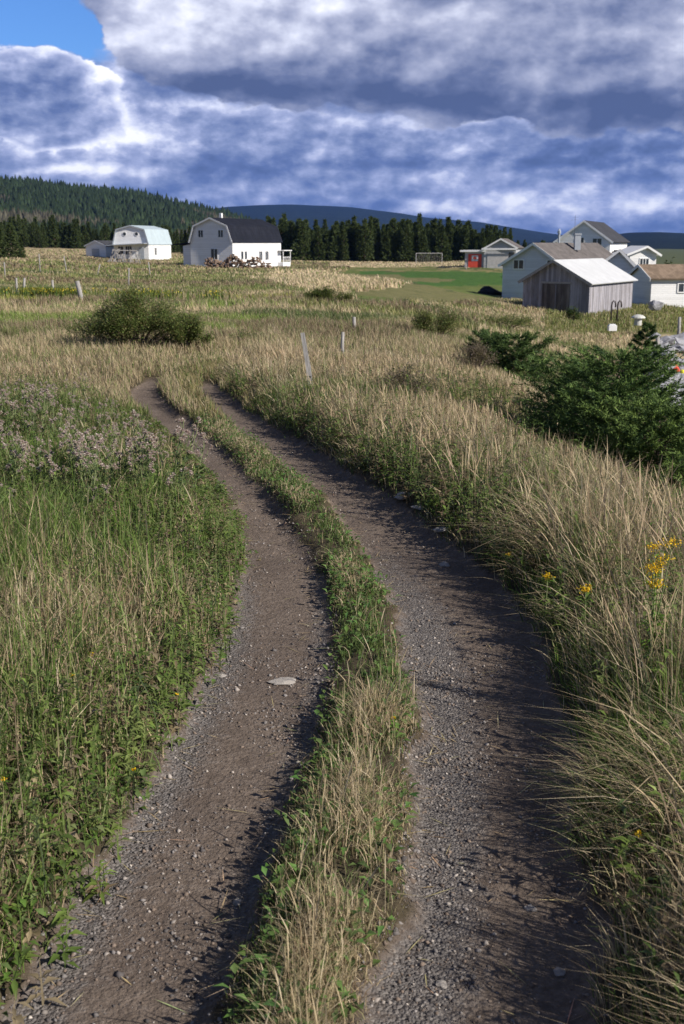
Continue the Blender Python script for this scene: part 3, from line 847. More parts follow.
# ---- leafy weeds on both banks
def weeds(x, y, hlo, hhi, cols, wts, hs=1.0, nl=(9, 16), ll=(0.035, 0.085), ww=0.30):
    parts = []; N = len(x); P = ground_pts(x, y); H = rng.uniform(hlo, hhi, N) * hs
    azm = rng.uniform(0, 6.28, N); ln = np.abs(rng.normal(0.15, 0.12, N)); base = pick(N, cols, wts)
    parts.append(blades(P, H, 0.005 + 0.0003 * y, azm, ln, base * 0.9 + 0.02, [1, .9, .7, 0]))
    rep = rng.integers(nl[0], nl[1], N); idx = np.repeat(np.arange(N), rep); M = len(idx)
    f = rng.uniform(0.12, 1.0, M); Hh = H[idx]
    PP = P[idx].copy(); PP[:, 0] += np.cos(azm[idx]) * Hh * ln[idx] * f ** 1.9; PP[:, 1] += np.sin(azm[idx]) * Hh * ln[idx] * f ** 1.9; PP[:, 2] += Hh * (f - .38 * ln[idx] * f ** 2)
    th = rng.uniform(0, 6.28, M); tl = rng.uniform(-0.1, 0.95, M) * (0.4 + 0.6 * f)
    D = np.stack([np.cos(th) * np.cos(tl), np.sin(th) * np.cos(tl), np.sin(tl)], -1)
    L = rng.uniform(ll[0], ll[1], M) * (1.25 - 0.6 * f)
    cc = base[idx] * rng.normal(1, 0.2, (M, 1)).clip(.5, 1.6)
    parts.append(leaves(PP, D, L, L * ww * rng.uniform(0.7, 1.4, M), cc))
    return parts


WC = [(0.10, 0.155, 0.035), (0.14, 0.20, 0.045), (0.19, 0.235, 0.075), (0.07, 0.10, 0.035), (0.20, 0.15, 0.09), (0.26, 0.21, 0.13)]
x, y = frustum(30000, 2.0, 15, 0.8); e = np.interp(y, TY, TL0) - x; cl = fbm(x * 1.1, y * 1.1, 101, 3)
keep = (e > -0.05 + 0.25 * cl) & (e < 5.2) & (rng.random(len(x)) < np.clip(0.85 + cl * 1.6 - 0.5 * np.exp(-((e - 0.9) / 0.5) ** 2 - ((y - 5.9) / 1.0) ** 2), 0.05, 1)); x, y, e = x[keep], y[keep], e[keep]
farf = sstep(y, 6.5, 9.5)
hh = (1 - farf) + farf * (0.22 + 0.78 * sstep(e, 0.15, 1.6))
pw_ = weeds(x, y, 0.08, 0.36, WC, [4, 5, 4, 2, 2, 1.6], hs=hh, nl=(7, 20), ll=(0.018, 0.072), ww=0.30)
xm, ym = frustum(70000, 1.6, 9, 0.8); em = np.interp(ym, TY, TL0) - xm; cm = fbm(xm * 2.2, ym * 2.2, 105, 3)
km = (em > -0.10 + 0.3 * cm) & (em < 1.6) & (rng.random(len(xm)) < np.clip(0.6 + cm * 2.0, 0.05, 1)); xm, ym = xm[km], ym[km]; M_ = len(xm)
P0 = ground_pts(xm, ym); P0[:, 2] += rng.uniform(0.0, 0.10, M_); th = rng.uniform(0, 6.28, M_); tl = rng.uniform(0.0, 0.8, M_)
D = np.stack([np.cos(th) * np.cos(tl), np.sin(th) * np.cos(tl), np.sin(tl)], -1); L = rng.uniform(0.018, 0.055, M_)
pw_.append(leaves(P0, D, L, L * rng.uniform(0.25, 0.6, M_), pick(M_, [(0.10, 0.18, 0.035), (0.13, 0.19, 0.06), (0.17, 0.21, 0.08), (0.30, 0.24, 0.14)], [4, 4, 2, 2]) * rng.normal(1, .2, (M_, 1)).clip(.5, 1.5)))
near_l = join(pw_)
x, y = frustum(24000, 2.0, 16, 0.8); e = x - np.interp(y, TY, TR1); cl = fbm(x * 1.1, y * 1.1, 103, 3)
keep = (e > 0.02) & (e < 4) & (rng.random(len(x)) < np.clip(0.36 + cl * 2.6 + 0.35 * (e < 0.45), 0.03, 1)); x, y = x[keep], y[keep]
pr_ = weeds(x, y, 0.10, 0.40, WC, [5, 4, 2, 3, 3, 2], nl=(7, 20), ll=(0.025, 0.10), ww=0.27)
V_, F_, C_ = near_l; tag(fast_mesh('leafy_weeds', V_, F_, ML, col=C_), 'dense low leafy green weeds covering the left bank', 'weeds', kind='stuff')
V_, F_, C_ = join(pr_); tag(fast_mesh('leafy_weeds', V_, F_, ML, col=C_), 'leafy green undergrowth under the dry grass of the right bank', 'weeds', kind='stuff')

# ---- mid field grass
def field(n, y0, y1, pw, wk, hk, lev, name, label):
    x, y = frustum(n, y0, y1, pw, pad=2.5, lo=-0.35, hi=0.38)
    c, h, px, py = cover(x, y)
    clump = fbm(x * 0.9, y * 0.5, 111, 3)
    rut, _ = track(x, y)
    keep = (rng.random(n) < np.clip(0.75 + clump * 1.6, 0.15, 1)) & (h > 0.1) & (rut < 0.35) & ~rock(px, py)
    x, y, c, h, clump = x[keep], y[keep], c[keep], h[keep], clump[keep]; N = len(x)
    H = h * hk * (1 - 0.35 * (1 - sstep(y, 18, 24))) * rng.uniform(0.4, 1.35, N) * (1 + clump * 0.8)
    mix_ = rng.random(N)[:, None]
    col = c * rng.normal(1.08, 0.22, (N, 1)).clip(.5, 1.7)
    col = np.where(mix_ < 0.16, pick(N, STRAW, [3, 3, 3, 2, 2]) * 0.9, np.where(mix_ > 0.84, pick(N, GRN, [1, 1, 1, 1]) * 1.1, col))
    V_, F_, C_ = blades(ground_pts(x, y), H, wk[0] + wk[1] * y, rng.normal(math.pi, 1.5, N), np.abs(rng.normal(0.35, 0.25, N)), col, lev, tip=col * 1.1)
    tag(fast_mesh(name, V_, F_, MV, col=C_), label, 'grass', kind='stuff')


field(420000, 13.0, 34, 1.0, (0.003, 0.00032), 0.52, P_BL, 'meadow_grass', 'tan and olive meadow grass beyond the bend of the track')
field(280000, 34, 100, 1.0, (0.0, 0.0007), 0.62, [1, .8, 0], 'meadow_grass', 'banded green and tan rough grass across the middle field')
field(170000, 100, 290, 1.0, (0.0, 0.0009), 0.62, [1, .8, 0], 'meadow_grass', 'pale dry grass around the far white houses')

# goldenrod mass in the field (beyond counting)
q = []
for (pxa, pxb, pya, pyb, nn) in ((0, 230, 297, 303, 700), (20, 80, 298, 303, 900), (110, 220, 300, 305, 300)):
    pp = rng.uniform(0, 1, (nn, 2)); pxs = pxa + (pxb - pxa) * pp[:, 0]; pys = pya + (pyb - pya) * pp[:, 1]
    fx, fy = flat(pxs, pys, -0.3); k = fbm(fx * 0.5, fy * 0.3, 121, 3) > 0.0; fx, fy = fx[k], fy[k]
    q.append(np.stack([fx, fy], -1))
q = np.concatenate(q); N = len(q)
P0 = ground_pts(q[:, 0], q[:, 1]); P0[:, 2] += rng.uniform(0.2, 0.42, N); th = rng.uniform(0, 6.28, N)
D = np.stack([np.cos(th) * .6, np.sin(th) * .6, np.full(N, 0.8)], -1)
g1 = leaves(P0, D, rng.uniform(0.07, 0.14, N), 0.06, vary((0.42, 0.36, 0.04), N))
P1 = ground_pts(q[:, 0], q[:, 1]); g2 = blades(P1, rng.uniform(0.35, 0.6, N), 0.06, th, 0.1, vary((0.09, 0.13, 0.03), N), [1, .8, 0])
V_, F_, C_ = join([g1, g2]); tag(fast_mesh('goldenrod_band', V_, F_, ML, col=C_), 'band of flowering yellow goldenrod across the left field', 'wildflowers', kind='stuff')

# ------------------------------------------------------------------ gravel on the track
octv = np.array([(1, 0, 0), (-1, 0, 0), (0, 1, 0), (0, -1, 0), (0, 0, 1), (0, 0, -1)], float)
octf = np.array([(0, 2, 4), (2, 1, 4), (1, 3, 4), (3, 0, 4), (2, 0, 5), (1, 2, 5), (3, 1, 5), (0, 3, 5)])


def pebbles(n, y0, y1, smin, smax, pw, dens):
    y = y0 + (y1 - y0) * rng.random(n) ** pw
    l = np.interp(y, TY, TL0) - 0.12; r = np.interp(y, TY, TR1) + 0.12
    x = l + (r - l) * rng.random(n)
    rut, gv = track(x, y); cl = fbm(x * 4, y * 4, 131, 3)
    keep = (rut > 0.12) & (rng.random(n) < np.clip(dens * (0.02 + gv / np.maximum(rut, .05) * 0.85 + cl * 1.6), 0.02, 1)); x, y = x[keep], y[keep]; N = len(x)
    s = smin * (smax / smin) ** (rng.random(N) ** 3.0)
    sx = s[:, None, None] * rng.uniform(0.6, 1.25, (N, 1, 3)) * np.array([1, 1, 0.62])
    v = octv[None] * sx * rng.uniform(0.75, 1.15, (N, 6, 1))
    a = rng.uniform(0, 6.28, N); ca, sa = np.cos(a)[:, None], np.sin(a)[:, None]
    tx_ = rng.normal(0, 0.35, N)[:, None]
    vx = v[..., 0] * ca - v[..., 1] * sa; vy = v[..., 0] * sa + v[..., 1] * ca; vz = v[..., 2] + vx * tx_
    P = ground_pts(x, y)
    V = np.stack([vx + P[:, None, 0], vy + P[:, None, 1], vz + P[:, None, 2] + s[:, None] * 0.12], -1).reshape(-1, 3)
    F = (np.arange(N)[:, None, None] * 6 + octf[None]).reshape(-1, 3)
    c = pick(N, [(0.17, 0.155, 0.15), (0.24, 0.22, 0.21), (0.20, 0.155, 0.125), (0.36, 0.32, 0.29), (0.10, 0.09, 0.088), (0.50, 0.45, 0.40)], [4, 5, 7, 2.2, 4, 0.5]) * 0.86 * rng.normal(1, 0.15, (N, 1)).clip(.6, 1.5)
    return V, F, np.repeat(c, 6, 0)


m, n, g, p, o = mat('pebble'); MPEB = m
a_ = n.nodes.new('ShaderNodeAttribute'); a_.attribute_name = 'col'; n.links.new(a_.outputs['Color'], p.inputs['Base Color']); p.inputs['Roughness'].default_value = 0.85; p.inputs['Specular IOR Level'].default_value = 0.2
V_, F_, C_ = join([pebbles(100000, 1.6, 5.5, 0.002, 0.013, 0.9, 0.8), pebbles(26000, 5.5, 13, 0.004, 0.014, 0.9, 0.8), pebbles(1600, 1.8, 9, 0.010, 0.024, 0.9, 0.6)])
gv_ = fast_mesh('gravel', V_, F_, MPEB, col=C_); tag(gv_, 'loose grey and brown gravel scattered in the wheel ruts', 'gravel', kind='stuff')
# dry litter lying on the track
n_ = 3600; y = rng.uniform(1.8, 11, n_); l = np.interp(y, TY, TL0); r = np.interp(y, TY, TR1); x = l + (r - l) * rng.random(n_)
ed = np.minimum.reduce([np.abs(x - np.interp(y, TY, a)) for a in (TL0, TL1, TR0, TR1)])
k = rng.random(n_) < np.exp(-ed / 0.10); x, y = x[k], y[k]; N = len(x); P0 = ground_pts(x, y); P0[:, 2] += 0.006; th = rng.uniform(0, 6.28, N)
D = np.stack([np.cos(th), np.sin(th), rng.normal(0.02, .05, N)], -1)
V_, F_, C_ = leaves(P0, D, rng.uniform(0.04, 0.16, N), 0.004, vary((0.48, 0.38, 0.22), N), 0.1, 0.0)
tag(fast_mesh('dry_litter', V_, F_, MV, col=C_), 'broken straw lying loose along the rut edges', 'straw', kind='stuff')

# ------------------------------------------------------------------ stones
import bmesh


def rockmesh(name, seed, sub=3, rough=0.28, flat_=0.6):
    b = bmesh.new(); bmesh.ops.create_icosphere(b, subdivisions=sub, radius=1.0)
    from mathutils import noise as mn
    for v in b.verts:
        q = v.co * 1.3 + Vector((seed * 7.1, seed * 3.3, seed))
        c = v.co.copy()
        k = 1 + rough * mn.noise(q) * 1.6 + rough * 0.4 * mn.noise(q * 3)
        # cut flat faces
        for pl in range(5):
            d = Vector((math.sin(seed * 3 + pl * 2.1), math.cos(seed * 5 + pl * 1.7), math.sin(pl * 2.9 + seed))).normalized()
            h = c.normalized().dot(d)
            if h > 0.72: k = min(k, 0.74 / h)
        v.co = c * k; v.co.z *= flat_
    me = bpy.data.meshes.new(name); b.to_mesh(me); b.free()
    return me


RM = [rockmesh('stone', s + 1) for s in range(5)]
for me in RM: me.materials.append(MSTONE)
RK = [rockmesh('shore_rock', s + 11, 3, 0.35, 0.7) for s in range(5)]
for me in RK: me.materials.append(MROCK)


def place(name, me, loc, rot, scl, label, cat, group=None):
    o = bpy.data.objects.new(name, me); C.objects.link(o); o.location = loc; o.rotation_euler = rot; o.scale = scl
    return tag(o, label, cat, group)


for i, (px, py, r_, fl, lab) in enumerate([
        (282, 683, 0.050, 0.28, 'flat pale grey stone set in the left wheel rut'),
        (222, 677, 0.022, 0.5, 'small tan stone on the left rut beside the flat pale one'),
        (445, 567, 0.030, 0.8, 'small pale stone at the shaded edge of the right rut'),
        (405, 497, 0.075, 0.4, 'grey slab of stone on the right rut where the bank shade begins'),
        (418, 508, 0.05, 0.4, 'low brown stone just below the grey slab on the right rut'),
        (443, 533, 0.06, 0.35, 'flat earth coloured stone bedded in the right rut'),
        (560, 975, 0.018, 0.7, 'rounded pale pebble near the bottom right of the track'),
        (531, 911, 0.016, 0.7, 'whitish pebble on the brown part of the right rut'),
        (238, 905, 0.016, 0.6, 'light pebble on the left rut near the grass strip'),
        (441, 985, 0.016, 0.6, 'light stone at the foot of the grass strip'),
        (662, 940, 0.030, 0.6, 'pale stone half hidden in the bottom right weeds')]):
    x, y, z = gpx(px, py)
    place('stone', RM[i % 5], (x, y, z + r_ * fl * 0.25), (0, 0, i * 1.3), (r_ * 1.2, r_, r_ * fl * 1.4), lab, 'stone')

# grey rocky bank by the shore, right edge
k = 0
for i in range(150):
    px = rng.uniform(640, 740); py = rng.uniform(338, 430)
    if px < 652 + (py - 338) * 0.05: continue
    x, y, z = gpx(px, py); s = rng.uniform(0.18, 0.55) * (y / 40)
    place('shore_rock', RK[i % 5], (x, y, z + s * 0.15), tuple(rng.uniform(-.4, .4, 2)) + (rng.uniform(0, 6.28),), (s * rng.uniform(.9, 1.6), s, s * rng.uniform(.5, .9)),
          'jagged grey rock in the stony bank by the right edge', 'rock', 'grey rocks of the stony bank'); k += 1
    if k >= 110: break

# ------------------------------------------------------------------ thistles and goldenrod (individual)
def mesh_only(o):
    me = o.data; bpy.data.objects.remove(o); return me


def thistle_proto(i):
    h = 0.34 + 0.06 * (i % 3)
    root = empty('thistle', (0, 0, -50)); mb = MB(); tips = []
    lean = rng.normal(0, 0.05, 2)
    top = Vector((lean[0], lean[1], h)); mb.tube([(0, 0, -0.02), tuple(top * 0.5 + Vector((.01, 0, 0))), tuple(top)], [0.005, 0.004, 0.003], 5); tips.append(top)
    for b in range(4 + i % 3):
        f = rng.uniform(0.45, 0.85); p0 = top * f; a = rng.uniform(0, 6.28); e_ = p0 + Vector((math.cos(a) * .08, math.sin(a) * .08, rng.uniform(.07, .16)))
        mb.tube([tuple(p0), tuple((p0 + e_) / 2 + Vector((math.cos(a) * .015, math.sin(a) * .015, -.01))), tuple(e_)], [0.003, 0.0025, 0.002], 4); tips.append(e_)
    st = mb.build('stem', MST, root)
    M = 34; f = rng.uniform(0.05, 0.9, M); th = rng.uniform(0, 6.28, M); tl = rng.uniform(0.1, 0.8, M)
    P0 = np.stack([lean[0] * f, lean[1] * f, h * f], -1); D = np.stack([np.cos(th) * np.cos(tl), np.sin(th) * np.cos(tl), np.sin(tl)], -1)
    L = rng.uniform(0.05, 0.12, M) * (1.2 - 0.7 * f)
    V_, F_, C_ = leaves(P0, D, L, L * 0.28, vary((0.11, 0.16, 0.06), M)); fo = fast_mesh('foliage', V_, F_, ML, root, col=C_)
    ch = [st, fo]
    for t_ in tips:
        parts = []
        for sub in range(2):
            c0 = np.array(t_) + rng.normal(0, 0.012, 3)
            n_ = 60; v = rng.normal(0, 1, (n_, 3)); v /= np.linalg.norm(v, axis=1, keepdims=True); v[:, 2] = np.abs(v[:, 2]) * 1.1 - 0.25
            Pq = np.repeat(c0[None], n_, 0); br = pick(n_, [(0.64, 0.56, 0.49), (0.50, 0.38, 0.37), (0.76, 0.69, 0.61), (0.36, 0.26, 0.20)], [4, 3, 3, 2])
            parts.append(leaves(Pq, v, rng.uniform(0.014, 0.026, n_), 0.008, br, 0.1, 0.05))
        V_, F_, C_ = join(parts); ch.append(fast_mesh('flower_head', V_, F_, MPURP, root, col=C_))
    return root, ch


MST = plain('green_stem', (0.16, 0.19, 0.08), 0.7, 20, 0.2)
protos = [thistle_proto(i) for i in range(6)]
cnt = 0
tp = []
while cnt < 115:
    py = rng.uniform(415, 545); px = rng.uniform(-30, 205)
    lim = np.interp(py, rows[::-1], rL0[::-1]) - (44 if py < 500 else 20)
    if px > lim: continue
    band = 1.0 if py < 450 else (0.8 if py < 520 else 0.3)
    if rng.random() > band: continue
    tp.append((px, py)); cnt += 1
used_p = set()
for i, (px, py) in enumerate(tp):
    x, y = flat(px, py); x = float(x); y = float(y); z = float(height(np.array([x]), np.array([y]))[0])
    pr = protos[i % 6]; s = rng.uniform(0.75, 1.2) * (0.6 + 0.4 * float(sstep(float(np.interp(y, TY, TL0)) - x, 0.3, 1.6)) if y > 9 else 1.0)
    if i < 6:
        r, ch = pr; r.location = (x, y, z); r.rotation_euler = (0, 0, rng.uniform(0, 6.28)); r.scale = (s, s, s)
    else:
        r, ch = copy_tree(pr, loc=(x, y, z), rz=rng.uniform(0, 6.28), scale=(s, s, s))
    tag(r, 'mauve grey thistle gone to down among the left bank weeds', 'thistle', 'thistles on the left bank')


def goldenrod(px, py, h, nh, label, name='goldenrod', depth=None):
    x, y, z = gpx(px, py)
    root = empty(name, (x, y, z), 0, label, 'wildflower')
    mb = MB(); heads = []
    for k in range(nh):
        a = rng.uniform(0, 6.28); rr = rng.uniform(0.0, 0.07) * h * 2; hh = h * rng.uniform(0.75, 1.05)
        tip = Vector((math.cos(a) * rr, math.sin(a) * rr, hh)); mb.tube([(0, 0, -.02), (tip.x * .3, tip.y * .3, hh * .5), tuple(tip)], [.004, .0035, .002], 5); heads.append(tip)
    mb.build('stem', MST, root)
    M = 16 * nh; f = rng.uniform(0.1, 0.95, M); th = rng.uniform(0, 6.28, M); tl = rng.uniform(0.1, 0.8, M); ht = rng.integers(0, nh, M)
    ax = np.array([tuple(t) for t in heads])[ht]
    P0 = ax * f[:, None] * np.array([1, 1, 1]); D = np.stack([np.cos(th) * np.cos(tl), np.sin(th) * np.cos(tl), np.sin(tl)], -1)
    V_, F_, C_ = leaves(P0, D, rng.uniform(0.04, 0.08, M) * (h / 0.5) ** .5, 0.014, vary((0.12, 0.22, 0.03), M)); fast_mesh('foliage', V_, F_, ML, root, col=C_)
    for t_ in heads:
        n_ = int(90 * (h / 0.62) ** 0.8); c0 = np.array(t_); v = rng.normal(0, 1, (n_, 3)) * np.array([.020, .020, .010]) * (h / 0.62) ** 0.8
        th = rng.uniform(0, 6.28, n_); D = np.stack([np.cos(th) * .6, np.sin(th) * .6, np.full(n_, .8)], -1)
        V_, F_, C_ = leaves(c0 + v, D, rng.uniform(.007, .013, n_), .007, vary((0.80, 0.50, 0.015), n_, .15, .05)); fast_mesh('flower_head', V_, F_, ML, root, col=C_)


goldenrod(648, 690, 0.62, 7, 'tall goldenrod with a bright yellow orange plume above the right bank grass')
goldenrod(583, 655, 0.42, 2, 'goldenrod with small yellow heads between the dry stems of the right bank')
goldenrod(545, 630, 0.36, 2, 'goldenrod with two yellow heads nearest the right rut')
goldenrod(503, 590, 0.22, 1, 'single yellow bloom low in the grass beside the shaded rut')
goldenrod(638, 875, 0.15, 1, 'tiny yellow bloom in the lower right grass')
goldenrod(72, 705, 0.14, 1, 'yellow hawkweed bloom low on the left bank', 'hawkweed')
goldenrod(96, 680, 0.14, 1, 'yellow hawkweed bloom uphill of its neighbour on the left bank', 'hawkweed')
goldenrod(136, 790, 0.10, 1, 'yellow hawkweed bloom right at the edge of the left rut', 'hawkweed')
goldenrod(178, 715, 0.08, 1, 'faint yellow bloom beside the left rut below the verge', 'hawkweed')
goldenrod(3, 810, 0.12, 1, 'yellow bloom at the far left edge of the bank', 'hawkweed')
goldenrod(395, 745, 0.12, 1, 'yellow bloom on the grass strip between the ruts', 'hawkweed')

# ------------------------------------------------------------------ conifers
def spruce_geo(h, rad, nbr, twigs, needle, nn, seed, lo=0.05, shape=0.9, dark=(0.030, 0.062, 0.022), lite=(0.14, 0.21, 0.06), droop=0.1, irr=0.25):
    rs = np.random.default_rng(seed); mb = MB()
    bend = rs.normal(0, 0.02 * h, 2)
    mb.tube([(0, 0, -0.1), (bend[0] * .4, bend[1] * .4, h * .5), (bend[0], bend[1], h * 0.97)], [0.035 * h * 0.6 + .01, 0.012 * h + .006, 0.004], 7)
    PT, DT, SZ, CB = [], [], [], []
    for i in range(nbr):
        f = lo + (1 - lo) * (i + rs.random()) / nbr; z0 = f * h; a = i * 2.39996 + rs.normal(0, 0.25)
        R_ = rad * (1 - f) ** shape * rs.uniform(1 - irr, 1 + irr) * (0.85 + 0.3 * math.sin(a * 2 + seed)) + 0.03 * rad
        up = 0.35 + 0.6 * f
        pts = []
        for s in np.linspace(0, 1, 5):
            pts.append((bend[0] * f + math.cos(a) * R_ * s, bend[1] * f + math.sin(a) * R_ * s, z0 + R_ * (up * s * s * 0.5 - droop * s * (1 - s) * 2)))
        if R_ > 0.12 * rad: mb.tube(pts, [0.012 * h * .6 * (1 - .8 * s) * (1 - f * .6) + 0.001 for s in np.linspace(0, 1, 5)], 4)
        pts = np.array(pts); nt_ = max(3, int(twigs * (R_ / rad + 0.15)))
        s = rs.uniform(0.2, 1.0, nt_) ** 0.75; seg = np.minimum((s * 4).astype(int), 3); fr = (s * 4 - seg)[:, None]
        p0 = pts[seg] * (1 - fr) + pts[seg + 1] * fr
        side = rs.choice([-1, 1], nt_) * rs.uniform(0.3, 1.1, nt_); ta = a + side
        tl = rs.uniform(-0.15, 0.5, nt_) + 0.25 * f
        d = np.stack([np.cos(ta) * np.cos(tl), np.sin(ta) * np.cos(tl), np.sin(tl)], -1)
        PT.append(p0); DT.append(d); SZ.append(rs.uniform(.6, 1.2, nt_) * (0.14 * R_ + 0.05 * rad + 0.0)); 
        CB.append(np.clip(rs.normal(0.4, 0.28, nt_), 0, 1))
    P = np.concatenate(PT); D = np.concatenate(DT); S_ = np.concatenate(SZ) * 1.6; B = np.concatenate(CB)
    N = len(P); f = rs.uniform(0, 1, (N, nn)); 
    base = P[:, None] + D[:, None] * (S_[:, None] * f)[..., None]
    rnd = rs.normal(0, 1, (N, nn, 3)); rnd /= np.linalg.norm(rnd, axis=-1, keepdims=True)
    nd = D[:, None] * 0.8 + rnd * 0.75; nd /= np.linalg.norm(nd, axis=-1, keepdims=True)
    base = base.reshape(-1, 3); nd = nd.reshape(-1, 3)
    M = len(base); sv = np.cross(nd, rs.normal(0, 1, (M, 3))); sv /= np.maximum(np.linalg.norm(sv, axis=1, keepdims=True), 1e-4)
    L = needle[0] * rs.uniform(.7, 1.3, (M, 1)); W = needle[1]
    V = np.stack([base - sv * W / 2, base + sv * W / 2, base + nd * L], 1).reshape(-1, 3)
    F = np.arange(M * 3).reshape(-1, 3)
    cb = np.repeat(B, nn)[:, None] * 0.8 + rs.random((M, 1)) * 0.2
    col = np.array(dark) * (1 - cb) + np.array(lite) * cb
    return mb, V, F, np.repeat(col, 3, 0)


def spruce(name, loc, label, cat, group=None, trunkmat=MBARK, **k):
    root = empty(name, loc, 0, label, cat, group)
    mb, V, F, Cc = spruce_geo(**k)
    t_ = mb.build('trunk', trunkmat, root, smooth=True); c_ = fast_mesh('crown', V, F, MN, root, col=Cc)
    return root, [t_, c_]


def on(px, d, dz=0.0):
    """point on the land at distance d in the direction of picture column px"""
    x, y, _ = unproj(px, 400 if d < 20 else 300, d); x = float(x); y = float(y)
    return (x, y, float(height(np.array([x]), np.array([y]))[0]) + dz)


# the low dark spruces behind the right bank
NK = dict(needle=(0.045, 0.012), nn=22, twigs=42)
spruce('spruce_tree', on(612, 12.6, -0.05), 'broad low dark spruce filling the space behind the right bank grass', 'spruce', h=1.34, rad=1.15, nbr=95, seed=3, shape=0.45, lite=(0.20, 0.30, 0.08), **NK)
spruce('spruce_tree', on(662, 11.4, -0.05), 'bushy green spruce at the right edge in front of the broad one', 'spruce', h=1.0, rad=1.05, nbr=80, seed=4, shape=0.45, lite=(0.24, 0.34, 0.085), **NK)
spruce('spruce_tree', on(584, 15.0, -0.05), 'round topped spruce on the left flank of the dark spruce clump', 'spruce', h=1.02, rad=0.9, nbr=70, seed=5, shape=0.5, **NK)
spruce('spruce_tree', on(700, 14.0, -0.05), 'spruce partly cut by the right edge below the stony bank', 'spruce', h=0.8, rad=0.9, nbr=60, seed=6, shape=0.5, **NK)
spruce('spruce_tree', on(646, 19.5, -0.05), 'small upright spruce with a bare lower stem behind the dark clump', 'spruce', h=1.95, rad=0.42, nbr=60, seed=8, shape=0.6, lo=0.35, **NK)
spruce('spruce_tree', on(516, 21.5, -0.05), 'small wind bent spruce alone on the pale bank left of the clump', 'spruce', h=0.80, rad=0.75, nbr=50, seed=9, shape=0.4, **NK)
spruce('spruce_tree', on(490, 22.5, -0.05), 'lowest creeping spruce farthest left on the pale bank', 'spruce', h=0.62, rad=0.5, nbr=36, seed=10, shape=0.4, **NK)
mb = MB(); mb.tube([(0, 0, -.1), (.01, 0, .5), (.0, .01, 1.0)], [.03, .025, .012], 7); mb.tube([(0, 0, .6), (.1, 0, .75)], [.012, .005], 5); mb.tube([(0, 0, .75), (-.08, 0, .9)], [.01, .004], 5)
o = mb.build('dead_stem', MDEAD, None, smooth=True); o.location = on(641, 17.0); tag(o, 'pale bare dead stem standing among the dark spruces', 'dead stem')

# far spruces, six shapes copied along the wood edge
far = []
for i in range(7):
    root = empty('spruce_tree', (0, 0, 0))
    mb, V, F, Cc = spruce_geo(h=9.0 + 0.6 * (i % 3), rad=(1.9, 2.3, 1.6, 2.1, 2.6, 1.8, 2.2)[i], nbr=95, twigs=13, needle=(0.55, 0.22), nn=6, seed=20 + i, shape=(0.95, 1.1, 0.9, 1.0, 1.05, 0.85, 1.1)[i],
                              dark=(0.030, 0.050, 0.018), lite=(0.105, 0.135, 0.040), droop=0.25)
    far.append((root, [mb.build('trunk', MBARK, root), fast_mesh('crown', V, F, MN, root, col=Cc)]))
spots = []
for i in range(175):      # line behind the green field
    px = 268 + (512 - 268) * ((i * 0.618034) % 1.0); row = i % 3
    d = 262 + row * 6 + rng.uniform(-3, 3)
    spots.append((px, d, rng.uniform(0.60, 0.98) * (1.0 if px < 440 else 1.0 - (px - 440) / 72 * 0.30) * (1 + 0.06 * row), 0))
for i in range(16): spots.append((512 + rng.uniform(0, 50), 268 + rng.uniform(0, 14), rng.uniform(0.35, 0.6), 0))
for i in range(70):      # behind the left barn, up to the left edge
    px = -10 + 210 * ((i * 0.618034) % 1.0); d = 318 + (i % 3) * 10 + rng.uniform(-4, 4)
    hh = 0.86 if px < 85 else 0.72
    spots.append((px, d, rng.uniform(0.75, 1.05) * hh, 1))
for px, d, s in ((3, 168, 0.66), (-10, 160, 0.70), (14, 172, 0.56), (24, 175, 0.36)): spots.append((px, d, s, 2))
labs = [('dark green spruce in the wood edge beyond the mown field', 'spruces beyond the mown field'),
        ('dark green spruce in the wood below the left hillside', 'spruces below the left hillside'),
        ('dark spruce in the nearer clump at the left edge', 'nearer spruces at the left edge')]
for i, (px, d, s, gi) in enumerate(spots):
    src = far[i % 7]; loc = on(px, d, -0.2); sc_ = (s * rng.uniform(.85, 1.2), s * rng.uniform(.85, 1.2), s)
    if i < 7: r = src[0]; r.location = loc; r.scale = sc_; r.rotation_euler = (0, 0, rng.uniform(0, 6.28))
    else: r, _ = copy_tree(src, loc=loc, rz=rng.uniform(0, 6.28), scale=sc_)
    tag(r, labs[gi][0], 'spruce', labs[gi][1])

# the wood on the near hill: one mass of small conifers
r_, c_ = HA.shape[:2]
n_ = 22000; fi = rng.uniform(0, 60 - 1.01, n_); fj = rng.uniform(0, c_ - 1.01, n_)
i0 = fi.astype(int); j0 = fj.astype(int); a = (fi - i0)[:, None]; b = (fj - j0)[:, None]
P0 = (HA[i0, j0] * (1 - a) + HA[i0 + 1, j0] * a) * (1 - b) + (HA[i0, j0 + 1] * (1 - a) + HA[i0 + 1, j0 + 1] * a) * b
hh = rng.uniform(3.5, 8.5, n_) * (1 + .35 * (rng.random(n_) < .12)); rr = hh * rng.uniform(0.2, 0.34, n_); kk = 6; th = np.linspace(0, 2 * math.pi, kk, endpoint=False)
V = np.empty((n_, kk + 1, 3)); jr = rng.uniform(.7, 1.25, (n_, kk))
V[:, :kk, 0] = P0[:, None, 0] + rr[:, None] * np.cos(th) * jr; V[:, :kk, 1] = P0[:, None, 1] + rr[:, None] * np.sin(th) * jr; V[:, :kk, 2] = P0[:, None, 2] + 0.12 * hh[:, None] + rng.uniform(-.6, .6, (n_, kk)) - 1
V[:, kk] = P0 + np.stack([rng.normal(0, .3, n_), rng.normal(0, .3, n_), hh], -1)
F = np.array([(j, (j + 1) % kk, kk) for j in range(kk)]); F = (np.arange(n_)[:, None, None] * (kk + 1) + F[None]).reshape(-1, 3)
pn = fbm(P0[:, 0] / 120, P0[:, 1] / 160, 141, 4)
